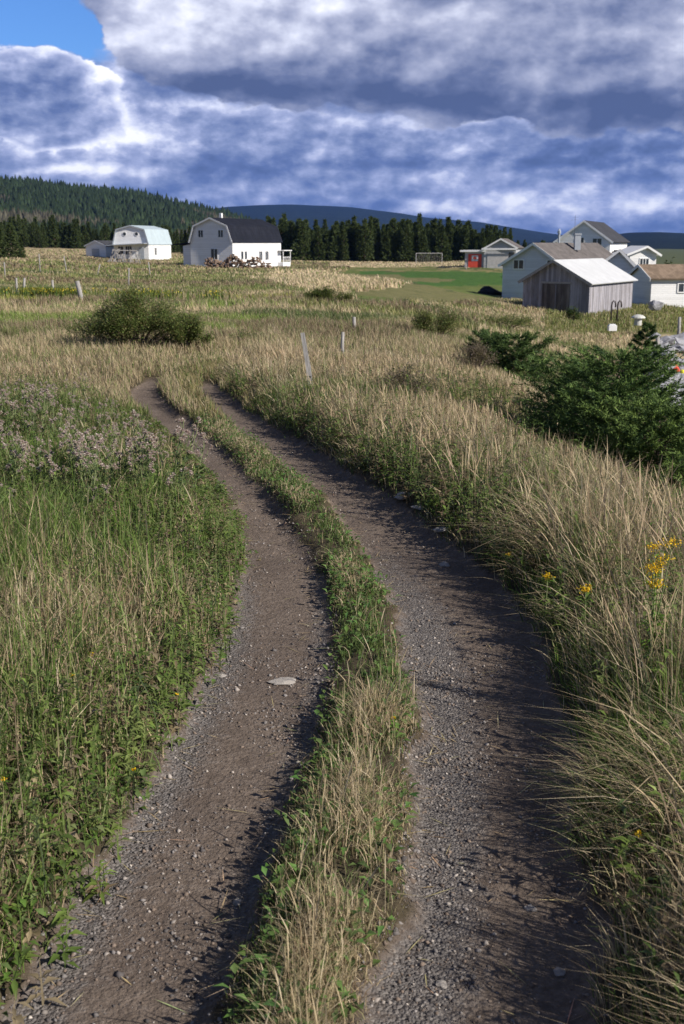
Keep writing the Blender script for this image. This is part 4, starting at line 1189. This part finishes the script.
cc = np.where((pn > 0.13)[:, None], np.array([0.085, 0.08, 0.055]), np.array([0.028, 0.045, 0.02])) * rng.normal(1, .28, (n_, 1)).clip(.4, 1.8)
tag(fast_mesh('hillside_forest', V.reshape(-1, 3), F, MN, col=np.repeat(cc, kk + 1, 0)), 'dark conifer forest covering the left hillside', 'forest', kind='stuff')

# ------------------------------------------------------------------ deciduous shrubs
def shrub(name, loc, w_, h, label, nl, ls, cols, wts, d_=None, seed=1, stemc=MBARK, nb=26, top=0.0):
    rs = np.random.default_rng(seed); d_ = d_ or w_ * 0.8
    root = empty(name, loc, 0, label, 'shrub'); mb = MB(); P, S_ = [], []
    for i in range(nb):
        a = rs.uniform(0, 6.28); r = math.sqrt(rs.random()); tz = h * (1 - 0.55 * r * r) * rs.uniform(.7, 1.08)
        tx_, ty_ = math.cos(a) * r * w_ / 2 * rs.uniform(.85, 1.1), math.sin(a) * r * d_ / 2
        p = [(tx_ * .15, ty_ * .15, -.05), (tx_ * .45, ty_ * .45, tz * .4), (tx_ * .8, ty_ * .8, tz * .75), (tx_, ty_, tz)]
        mb.tube(p, [.014 * h + .004, .010 * h + .003, .005 * h + .002, .002], 5)
        m_ = int(nl / nb * rs.uniform(.5, 1.5)); f = rs.uniform(0.25, 1.05, m_)[:, None]; pp = np.array(p)
        c = pp[1] * (1 - f) ** 2 + 2 * pp[2] * f * (1 - f) + pp[3] * f ** 2
        P.append(c + rs.normal(0, 1, (m_, 3)) * np.array([w_, d_, h]) * np.array([.055, .055, .07]))
    mb.build('branches', stemc, root)
    P = np.concatenate(P); P[:, 2] = np.maximum(P[:, 2], 0.03); N = len(P); v = rs.normal(0, 1, (N, 3)); v[:, 2] = np.abs(v[:, 2]) * .6; v /= np.linalg.norm(v, axis=1, keepdims=True)
    col = np.array(cols)[rs.choice(len(cols), N, p=np.array(wts) / sum(wts))] * rs.normal(1, .2, (N, 1)).clip(.5, 1.6)
    V, F, Cc = leaves(P, v, ls * rs.uniform(.7, 1.3, N), ls * .5, col)
    fast_mesh('foliage', V, F, ML, root, col=Cc)
    return root


OL = [(0.12, 0.17, 0.045), (0.17, 0.21, 0.06), (0.08, 0.12, 0.035), (0.26, 0.215, 0.11), (0.22, 0.225, 0.08)]
x, y, z = gpx(132, 349); shrub('shrub', (x, y + 0.5, z - .02), 2.2, 0.98, 'rounded olive green shrub above the bend of the track', 24000, .05, OL, [4, 4, 3, 1.5, 2], seed=2, nb=44)
x, y, z = gpx(182, 350); shrub('shrub', (x, y + 0.2, z - .02), 1.0, 0.66, 'lower shrub joined to the right side of the rounded olive one', 9000, .045, OL, [4, 4, 3, 1, 2], seed=3)
x, y, z = gpx(436, 340); shrub('shrub', (x, y, z - .02), 1.35, 0.75, 'olive shrub in the dry grass left of the small spruces', 9000, .045, OL, [3, 4, 3, 2, 2], seed=4)
x, y, z = gpx(325, 304); shrub('shrub', (x, y, z), 1.9, 0.6, 'low dark green bush below the pale grass hump', 2500, .09, [(0.07, 0.10, 0.025), (0.12, 0.15, 0.03)], [1, 1], seed=5)
x, y, z = gpx(405, 400); shrub('shrub', (x, y, z), 0.8, 0.42, 'small grey brown shrub in the dry grass behind the leaning post', 2200, .035, [(0.15, 0.13, 0.09), (0.12, 0.12, 0.05), (0.22, 0.18, 0.14)], [2, 2, 1], seed=6)
x, y, z = gpx(476, 372); shrub('shrub', (x, y, z), 0.9, 0.5, 'dusty brown bush on the pale bank beside the small spruces', 2200, .04, [(0.20, 0.16, 0.12), (0.14, 0.13, 0.06)], [2, 1], seed=7)
x, y, z = gpx(505, 330); shrub('shrub', (x, y, z), 2.6, 0.7, 'wide low bush on the bank top in front of the pale house', 2500, .09, OL, [3, 4, 3, 2, 2], seed=8)
x, y, z = gpx(572, 322); shrub('shrub', (x, y, z), 1.1, 0.9, 'dark green bush against the front corner of the weathered shed', 1200, .10, [(0.04, 0.07, 0.02), (0.07, 0.11, 0.02)], [1, 1], seed=9)
x, y, z = gpx(250, 345); shrub('shrub', (x, y, z), 0.9, 0.3, 'small green bush low in the grass right of the rounded shrub', 900, .05, OL, [3, 4, 3, 2, 2], seed=12)
sh = shrub('shrub', (0, 0, 0), 1.6, 1.6, 'lone small tree right of the white wing against the far hill', 500, .4, [(0.05, 0.07, 0.03)], [1], seed=10); sh.location = on(666, 140); sh.scale = (1.3, 1.3, 2.0)

# ------------------------------------------------------------------ buildings
def bframe(px, py, d):
    x, y, z = unproj(px, py, d); return (float(x), float(y), float(z))


def win(root, face, u, z, w_, h, mullion=1, pane=MGLASS, frame=MTRIM, t=0.09, at=0.0, name='window'):
    """face 'f' = gable wall at y=at looking -y (u = x); 's' = side wall at x=at looking +x (u = y)"""
    fr = MB(); pn = MB()
    def bx(mb, a0, a1, z0, z1, o0, o1):
        if face == 'f': mb.box(a0, a1, at - o1, at - o0, z0, z1)
        else: mb.box(at + o0, at + o1, a0, a1, z0, z1)
    bx(fr, u - w_ / 2 - t, u - w_ / 2, z - h / 2 - t, z + h / 2 + t, 0.0, 0.06); bx(fr, u + w_ / 2, u + w_ / 2 + t, z - h / 2 - t, z + h / 2 + t, 0.0, 0.06)
    bx(fr, u - w_ / 2, u + w_ / 2, z + h / 2, z + h / 2 + t, 0.0, 0.055); bx(fr, u - w_ / 2, u + w_ / 2, z - h / 2 - t, z - h / 2, 0.0, 0.075)
    for k in range(mullion):
        c = u - w_ / 2 + w_ * (k + 1) / (mullion + 1); bx(fr, c - .035, c + .035, z - h / 2, z + h / 2, 0.025, 0.05)
    f_ = fr.build(name, frame, root)
    bx(pn, u - w_ / 2, u + w_ / 2, z - h / 2, z + h / 2, 0.005, 0.02); pn.build('pane', pane, f_)
    return f_


def gable(root, W, L, prof, wallmat, roofmat, trim=MTRIM, oh=0.3, th=0.12, eave=0.25, x0=None, y0=0.0, base=-1.2, wname='wall', rname='roof', trimname='gable_trim'):
    """prof: list of (x,z) from the left eave over the peak to the right eave; gable wall at y0"""
    wall = MB(); wall.prism([(prof[0][0], base)] + list(prof) + [(prof[-1][0], base)], y0, y0 + L)
    wall.build(wname, wallmat, root)
    roof = MB(); tr = MB()
    n = len(prof)
    def off(i, k):   # outward normal offset
        ax, az_ = prof[max(i - 1, 0)]; bx_, bz = prof[min(i + 1, n - 1)]
        dx, dz = bx_ - ax, bz - az_; l = math.hypot(dx, dz); return (prof[i][0] - dz / l * k, prof[i][1] + dx / l * k)
    pts = list(prof)
    # extend eaves
    def ext(p, q, e):
        dx, dz = p[0] - q[0], p[1] - q[1]; l = math.hypot(dx, dz); return (p[0] + dx / l * e, p[1] + dz / l * e)
    ex = [ext(prof[0], prof[1], eave)] + list(prof[1:-1]) + [ext(prof[-1], prof[-2], eave)]
    prof = ex
    inner = [off(i, 0.004) for i in range(n)]; outer = [off(i, th) for i in range(n)]
    for i in range(n - 1):
        q = [inner[i], outer[i], outer[i + 1], inner[i + 1]]; roof.prism(q, y0 - oh, y0 + L + oh)
    r_ = roof.build(rname, roofmat, root)
    i2 = [off(i, -0.10) for i in range(n)]; o2 = [off(i, th + 0.012) for i in range(n)]
    for i in range(n - 1):
        q = [i2[i], o2[i], o2[i + 1], i2[i + 1]]; tr.prism(q, y0 - oh - 0.05, y0 - oh - 0.003)
    tr.build(trimname, trim, root)
    return r_


# -- white gambrel house (left centre)
hx = bframe(233, 268.5, 175); ho = empty('gambrel_house', hx, R(-25), 'white gambrel house with black roof and a woodpile before it', 'house')
gp = [(-7.4, 3.95), (-6.6, 6.2), (-3.7, 7.35), (-0.8, 6.2), (0, 3.95)]
rf = gable(ho, 8, 15.4, gp, MWHITE, MDARKROOF, MTRIM, oh=0.35, eave=0.2)
ext_ = MB(); ext_.prism([(-9.0, -1.2), (-9.0, 3.3), (-7.403, 3.6), (-7.403, -1.2)], 0.4, 8); ext_.build('side_extension', MWHITE, ho)
MB().prism([(-10.8, 3.42), (-10.8, 3.58), (-7.41, 3.82), (-7.41, 3.64)], 0.1, 8.2).build('extension_roof', MDARKROOF, ho)
win(ho, 'f', -5.5, 5.1, 0.8, 1.0, 1); win(ho, 'f', -2.0, 5.1, 0.8, 1.0, 1); win(ho, 'f', -3.2, 2.1, 1.1, 1.5, 1)
for yy in (2.6, 3.7): win(ho, 's', yy + .2, 1.9, 0.65, 1.15, 0)
win(ho, 's', 8.6, 1.8, 1.0, 1.3, 1); win(ho, 's', 10.6, 1.8, 1.0, 1.3, 1)
MB().box(-4.6, -4.2, 4.0, 4.4, 7.1, 8.2).build('chimney', MTRIM, rf)
po = MB(); po.box(0.02, 1.0, 14.2, 16.8, -1.0, 0.7); po.box(0.02, 1.2, 14.1, 17.0, 2.5, 2.62); po.box(0.95, 1.05, 14.2, 14.3, 0.7, 2.5); po.box(.95, 1.05, 16.7, 16.8, .7, 2.5)
for k in range(6): po.box(.97, 1.02, 14.4 + k * .4, 14.45 + k * .4, .7, 1.5)
po.box(0.96, 1.03, 14.31, 16.69, 1.5, 1.57); po.build('porch', MTRIM, ho)
# woodpile
for (lab, ox, ln_, hh_) in (('long pile of brown split firewood in front of the gambrel house', 0, 44, 1.15),):
    mb = MB(); rs = np.random.default_rng(5)
    x0, y0_, z0 = bframe(206, 270, 168); x1, y1_, z1 = bframe(270, 270.5, 166); dirv = Vector((x1 - x0, y1_ - y0_, 0)); Lp = dirv.length; dirv.normalize(); nv = Vector((-dirv.y, dirv.x, 0))
    z0 = max(z0, float(height(np.array([(x0 + x1) / 2]), np.array([(y0_ + y1_) / 2]))[0]))
    wp = empty('woodpile', (x0, y0_, z0 + .1), 0, lab, 'woodpile')
    for k in range(330):
        s = rs.uniform(0, Lp); hmax = 1.9 * (1 - 0.55 * abs(s / Lp - .45)) * (0.8 + .25 * math.sin(s * 1.9)); zz = rs.uniform(0.05, hmax)
        wd = rs.uniform(-.6, .6) * (1.4 - zz / 1.3); a = rs.normal(0, .45); c0 = dirv * s + nv * wd + Vector((0, 0, zz))
        d = (nv * math.cos(a) + dirv * math.sin(a) + Vector((0, 0, rs.normal(0, .25)))).normalized() * 0.3
        mb.tube([tuple(c0 - d), tuple(c0 + d)], [rs.uniform(.07, .15)] * 2, 5)
    mb.build('logs', MLOG, wp); 

# -- left barn with round windows
bx_ = bframe(149, 258.5, 220); bo = empty('gambrel_barn', bx_, R(-12), 'white gambrel barn with two small round windows and pale teal roof', 'barn')
bp = [(-7.0, 2.8), (-6.3, 5.3), (-3.5, 6.0), (-0.7, 5.3), (0, 2.8)]
gable(bo, 7, 12.0, bp, MWHITE, MTEALROOF, MGREYTRIM, oh=0.25, eave=0.3)
for xx in (-4.7, -2.3):
    pm = MB(); pm.tube([(xx, -0.01, 4.5), (xx, -.07, 4.5)], [.42, .42], 14); f_ = pm.build('round_window', MTRIM, bo)
    pm = MB(); pm.tube([(xx, -0.071, 4.5), (xx, -.08, 4.5)], [.32, .32], 14); pm.build('pane', MGLASS, f_)
MB().prism([(-8.0, 2.35), (-8.0, 2.5), (-0.2, 2.85), (-0.2, 2.7)], -1.6, -0.02).build('porch_roof', MGREYTRIM, bo)
win(bo, 'f', -5.6, 1.5, 1.0, 1.4, 1, pane=MDARK); win(bo, 'f', -4.0, 1.5, 1.2, 1.5, 2, pane=MDARK); win(bo, 's', 3.5, 1.3, 1.0, 1.3, 1)
lt = MB(); lt.box(-1.9, -0.9, -.06, -.01, -.2, 2.0); lt.build('door', MGREYTRIM, bo)
# small white garage left
gx = bframe(106, 257.5, 226); go = empty('small_garage', gx, R(-28), 'small white garage with a grey door left of the gambrel barn', 'garage')
gable(go, 4.9, 4.6, [(-4.9, 2.2), (-2.45, 3.1), (0, 2.2)], MWHITE, MGREYROOF, MTRIM, oh=0.2, eave=0.25)
MB().box(-3.4, -1.6, -0.06, -0.004, -.3, 1.65).build('garage_door', MGREYSID, go)
# collapsed grey lean-to in front of the barn
cx_ = bframe(124, 263, 185); co = empty('fallen_shelter', cx_, 0, 'collapsed shelter of leaning grey boards in front of the barn', 'ruin')
mb = MB(); rs = np.random.default_rng(9)
for k in range(26):
    a = -2.6 + k * 0.21; mb.tube([(a, rs.uniform(-.3, .3), -.3), (a * 0.75 + rs.normal(.1, .25), rs.uniform(.4, 1), rs.uniform(1.2, 2.2))], [.07, .06], 4)
mb.tube([(-2.6, 0, .2), (-.6, .2, 2.2)], [.09, .09], 4); mb.tube([(-1.8, 0, 2.0), (1.9, .8, 1.9)], [.09, .09], 4); mb.tube([(0.1, 0, .1), (-1.7, .2, 2.1)], [.09, .09], 4)
mb.build('boards', MPOST, co)

# -- red panelled building
rx_ = bframe(514, 268, 168); ro = empty('community_hall', rx_, R(-14), 'low grey building with a red panel on its flat annex', 'building')
gable(ro, 4.4, 9, [(-4.4, 2.7), (-2.0, 4.05), (0.2, 2.9)], MGREYSID, MBROWNROOF, MTRIM, oh=0.35, eave=0.35)
MB().box(-4.7, 0.3, -0.42, -0.36, 2.55, 2.8).build('fascia', MTRIM, ro)
MB().box(-3.9, -0.9, -0.05, -0.004, -0.2, 2.1).build('garage_door', plain('grey_door', (0.50, 0.48, 0.47), .6), ro)
MB().box(-0.8, 0.0, -0.04, -0.004, 0.8, 2.2).build('side_window', MGLASS, ro)
an = MB(); an.box(-7.2, -4.403, 0.3, 5, -1.2, 2.25); an.build('annex', MGREYSID, ro)
MB().box(-7.9, -4.2, -0.1, 5.3, 2.253, 2.5).build('annex_roof', MTRIM, ro)
rp = MB().box(-6.7, -4.75, 0.24, 0.297, -0.05, 1.95).build('red_panel', MRED, ro)
wpn = MB().box(-6.2, -5.25, 0.232, 0.238, 0.95, 1.75).build('white_emblem_panel', MTRIM, rp)
lf = MB(); cx0, cz0 = -5.725, 1.38
leafp = [(0, .34), (.08, .18), (.17, .22), (.15, .05), (.30, .10), (.24, -.02), (.27, -.08), (.10, -.2), (.03, -.18), (.03, -.34), (-.03, -.34), (-.03, -.18), (-.10, -.2), (-.27, -.08), (-.24, -.02), (-.30, .10), (-.15, .05), (-.17, .22), (-.08, .18)]
lf.prism([(cx0 + a, cz0 + b) for a, b in leafp], 0.222, 0.229); lf.build('leaf_emblem', MRED, rp)

# -- pale house (lavender white siding) with brown grey roof
ax_ = bframe(560, 302, 105); ao = empty('sided_house', ax_, R(-33), 'pale grey white house with brown grey roof behind the weathered shed', 'house')
gable(ao, 5.8, 15.5, [(-5.8, 3.3), (-2.7, 5.12), (0, 3.3)], MLAV, MBROWNROOF, MTRIM, oh=0.35, eave=0.35)
win(ao, 'f', -4.2, 3.3, 0.95, 0.75, 1); win(ao, 'f', -0.95, 3.3, 0.85, 0.75, 1)
wx = bframe(636, 292, 96); wo_ = empty('gabled_annex', wx, R(-14), 'small white gable end rising just behind the pale metal roof of the shed', 'annex')
gable(wo_, 3.2, 3.0, [(-3.3, 1.95), (-1.5, 3.35), (0, 1.9)], MWHITE, MBROWNROOF, MTRIM, oh=0.25, eave=0.3)

# -- weathered shed with pale metal roof
sx_ = bframe(588, 317, 77); so_ = empty('weathered_shed', sx_, R(-31), 'weathered grey board shed with pale metal roof', 'shed')
gable(so_, 4.7, 9.6, [(-4.7, 2.35), (-2.5, 3.65), (0, 2.25)], MSHED, MMETALROOF, MPOST, oh=0.3, eave=0.3, th=0.07)
dd = MB(); dd.box(-3.3, -1.35, -0.05, -0.004, -0.3, 2.15); df = dd.build('door', MDOORWOOD, so_)
MB().box(-2.36, -2.29, -0.075, -0.053, -0.25, 2.1).build('door_post', MSHED, df)
MB().box(-3.4, -1.25, -0.06, -0.004, 2.153, 2.28).build('door_lintel', MPOST, so_)
MB().box(-0.12, 0.025, -0.03, 0.1, -0.8, 2.15).build('corner_board', MSHED, so_)

# -- far right white house with dark roof
yx_ = bframe(608, 285, 135); yo = empty('gabled_house', yx_, R(-21), 'white gabled house with dark grey roof behind the brown roofed house', 'house')
gable(yo, 6.4, 15.0, [(-6.2, 5.0), (-3.1, 7.2), (0.0, 5.0)], MWHITE, MGREYROOF, MTRIM, oh=0.2, eave=0.4)
win(yo, 'f', -3.4, 4.9, 0.7, 0.9, 0); win(yo, 'f', -1.5, 4.9, 1.0, 0.7, 1)
MB().box(0.22, 4.2, 2.0, 8.0, -1, 3.7).build('side_room', MWHITE, yo)
MB().box(0.23, 4.5, 1.6, 8.3, 3.703, 3.95).build('side_room_roof', MGREYROOF, yo)
# small white wing house
zx = bframe(655, 279, 128); zo = empty('small_white_house', zx, R(6), 'small white gabled sunroom with a triple window, right of the dark roofed house', 'house')
gable(zo, 3.0, 4.5, [(-3.0, 2.75), (-1.2, 3.45), (0, 2.75)], MWHITE, MTRIM, MTRIM, oh=0.4, eave=0.5)
win(zo, 'f', -1.35, 1.75, 0.95, 0.85, 2)
# -- white garage at the right edge
qx = bframe(650, 308, 88); qo = empty('white_garage', qx, R(-97), 'long white shed with tan shingle roof cut by the right edge', 'shed')
gable(qo, 4.8, 9.0, [(-4.8, 2.2), (-2.4, 3.1), (0, 2.2)], MWHITE, MTANROOF, MTRIM, oh=0.2, eave=0.3)
qo.rotation_euler = (0, 0, R(-83)); win(qo, 's', 2.6, 1.5, 0.9, 0.6, 1)

# chimney stack pole between houses
mb = MB(); mb.tube([(0, 0, 0), (0, 0, 2.9)], [.12, .12], 8); mb.tube([(0, 0, 2.9), (0, 0, 3.15)], [.19, .19], 8); mb.tube([(0, 0, 3.18), (0, 0, 3.4)], [.16, .03], 8)
o = mb.build('stove_pipe', MGREYTRIM, None); o.location = bframe(558, 262, 122); tag(o, 'grey metal stove pipe rising behind the pale house', 'stove pipe')
o = MB().box(-.28, .28, -.28, .28, 0, 1.4).box(-.33, .33, -.33, .33, 1.403, 1.55).build('roof_chimney', MGREYTRIM, None); o.location = bframe(577, 250, 112); tag(o, 'short grey chimney standing on the brown grey roof', 'chimney')
mb = MB(); mb.tube([(0, 0, 0), (0, 0, 5.2)], [.022, .014], 6); mb.tube([(-.4, 0, 4.7), (.4, 0, 4.75)], [.01, .01], 4); mb.tube([(-.3, 0, 4.95), (.3, 0, 5.0)], [.01, .01], 4)
o = mb.build('antenna_mast', MIRON, None); o.location = bframe(573, 268, 118); tag(o, 'thin antenna mast in front of the white gable', 'antenna')

# -- soccer goal, dark heap, small things
gx = bframe(416, 264, 238); o = MB()
W_ = 5.3; Hh = 2.15
o.tube([(0, 0, 0), (0, 0, Hh)], [.05, .05], 6).tube([(W_, 0, 0), (W_, 0, Hh)], [.05, .05], 6).tube([(0, 0, Hh), (W_, 0, Hh)], [.05, .05], 6)
ge = empty('soccer_goal', gx, 0, 'white framed soccer goal before the spruce wood', 'goal'); o.build('goal_frame', MNET, ge)
nb_ = MB()
for k in range(14): nb_.tube([(W_ * k / 13, 0.0, Hh), (W_ * k / 13, 1.2, 0)], [.012, .012], 3)
for k in range(8): nb_.tube([(0, 1.2 * k / 7, Hh * (1 - k / 7)), (W_, 1.2 * k / 7, Hh * (1 - k / 7))], [.012, .012], 3)
nb_.build('net', MNET, ge)
me = rockmesh('dark_heap', 4.3, 4, 0.22, 0.75); me.materials.append(MTARP)
hx_ = bframe(490, 297, 112); place('dark_heap', me, (hx_[0], hx_[1], hx_[2] + .3), (0, 0, .4), (1.25, .9, .95), 'low black rounded heap on the green field left of the pale house', 'heap')
# bent pipes beside the shed, cap, block, pale boulder
for k, (px, lab) in enumerate(((611, 'left one of two dark bent pipes before the shed wall'), (617, 'right one of two dark bent pipes before the shed wall'))):
    mb = MB(); mb.tube([(0, 0, -.2), (0, 0, 0.75), (.03, 0, .95), (.12, 0, 1.05), (.2, 0, 1.0), (.24, 0, .85), (.24, 0, .65)], [.05] * 7, 7)
    o = mb.build('bent_pipe', MIRON, None, smooth=True); o.location = bframe(px, 318, 71); tag(o, lab, 'pipe')
o = MB().box(-.22, .22, -.2, .2, -.1, .2).box(-.17, .17, -.15, .15, .203, .26).build('white_block', MTRIM, None, bevel=.015); o.location = bframe(612, 329, 62); tag(o, 'small white block on the bank below the bent pipes', 'block')
bm_ = MB(); bm_.tube([(0, 0, -.3), (0, 0, .12)], [.22, .22], 14); bm_.tube([(0, 0, .12), (0, 0, .2), (0, 0, .28), (0, 0, .32)], [.42, .38, .25, .08], 14)
o = bm_.build('well_cap', plain('concrete', (0.5, 0.5, 0.47), .8), None, smooth=False); o.location = bframe(638, 320, 67); tag(o, 'pale mushroom shaped cap standing in grass right of the shed', 'well cap')
x, y, z = bframe(656, 307, 80); place('boulder', RK[2], (x, y, z + .1), (0, 0, 1), (.75, .5, .5), 'large pale boulder before the white shed at the right edge', 'boulder')

# fence posts
def post(px, pyt, pyb, d, r, lean, label, sq=False, group=None):
    x, y, _ = unproj(px, pyb, d); x = float(x); y = float(y); z = float(height(np.array([x]), np.array([y]))[0]); zt = float(unproj(px, pyt, d)[2])
    h = max(zt - z, .3); mb = MB(); rs = np.random.default_rng(int(px * 7 + pyb))
    pts = [(0, 0, -.15), (lean[0] * .45 + rs.normal(0, .01), lean[1] * .4, h * .45), (lean[0], lean[1], h)]
    mb.tube(pts, [r * 1.1, r, r * .85], 4 if sq else 7)
    o = mb.build('fence_post', MPOST, None, smooth=not sq); o.location = (x, y, z); return tag(o, label, 'fence post', group)


post(313, 333, 381, 14.3, .042, (-.13, 0.05), 'pale fence post leaning left beside the right rut, nearest of the posts', True)
post(343, 332, 352, 19.5, .03, (0, 0), 'short pale post just behind the leaning one')
post(354, 317, 337, 25.5, .04, (0, 0), 'dark thin post farthest back in the row behind the leaning one')
post(82, 281, 299, 44, .095, (-.15, 0), 'thick grey post above the rounded olive shrub')
post(17, 278, 290, 52, .05, (0, 0), 'pale post near the left edge of the field', )
post(23, 278, 290, 52, .06, (.1, 0), 'thin grey post right of the pale one near the left edge')
post(53, 280, 291, 53, .06, (0, 0), 'dark stub post between the pale post and the thick grey one')
post(40, 254, 272, 98, .045, (0, 0), 'tall thin pale post on the far left field')
post(67, 256, 272, 99, .045, (-.2, 0), 'leaning thin post halfway to the garage')
post(97, 264, 273, 99, .05, (.3, 0), 'slanting post in front of the fallen shelter')
post(128, 268, 280, 80, .05, (.1, 0), 'thin grey post in the field between the thick post and the gambrel house')
post(150, 262, 273, 100, .05, (-.1, 0), 'thin post standing in dry grass just below the gambrel barn')
post(5, 262, 275, 90, .05, (0, 0), 'thin post at the extreme left edge of the field')
post(466, 264, 270, 160, .08, (0, 0), 'small white post at the corner of the grey building')
post(659, 336, 352, 38, .07, (-.08, 0), 'pale post at the top of the stony bank')
post(679, 317, 327, 66, .10, (0, 0), 'pale post in front of the right white shed')
# small float shapes on the rocks
fx = gpx(673, 372)
def ball(name, loc, scl, m_, lab):
    me = rockmesh(name, 1.0, 3, 0.03, 1.0); me.materials.append(m_); return place(name, me, loc, (0, .3, .4), scl, lab, 'float')
ball('float', (fx[0], fx[1], fx[2] + .15), (.32, .17, .15), MRED, 'red float lying on the grey rocks at the right edge')
ball('float', (fx[0] + .22, fx[1] - .4, fx[2] + .02), (.12, .12, .12), MYEL, 'small yellow float below the red one')
mb = MB(); mb.tube([(-.5, 0, 0), (.6, .1, .12)], [.05, .04], 6); o = mb.build('driftwood', MTRIM, None); gx_ = gpx(668, 380); o.location = (gx_[0], gx_[1], gx_[2] + .05); tag(o, 'bleached driftwood branch on the rocks below the red float', 'driftwood')

# ------------------------------------------------------------------ air
def haze(dens, colr):
    m = bpy.data.materials.new('haze'); m.use_nodes = True; n = m.node_tree; n.nodes.clear()
    v = n.nodes.new('ShaderNodeVolumePrincipled'); v.inputs['Density'].default_value = dens; v.inputs['Color'].default_value = (*colr, 1); v.inputs['Anisotropy'].default_value = 0.1
    o = n.nodes.new('ShaderNodeOutputMaterial'); n.links.new(v.outputs[0], o.inputs['Volume'])
    b = MB().box(-24000, 24000, -200, 12000, -400, 420).build('haze', m, None); b['kind'] = 'stuff'; b['label'] = 'thin blue air haze over the land'; b['category'] = 'haze'


haze(0.00004, (0.16, 0.36, 1.0))
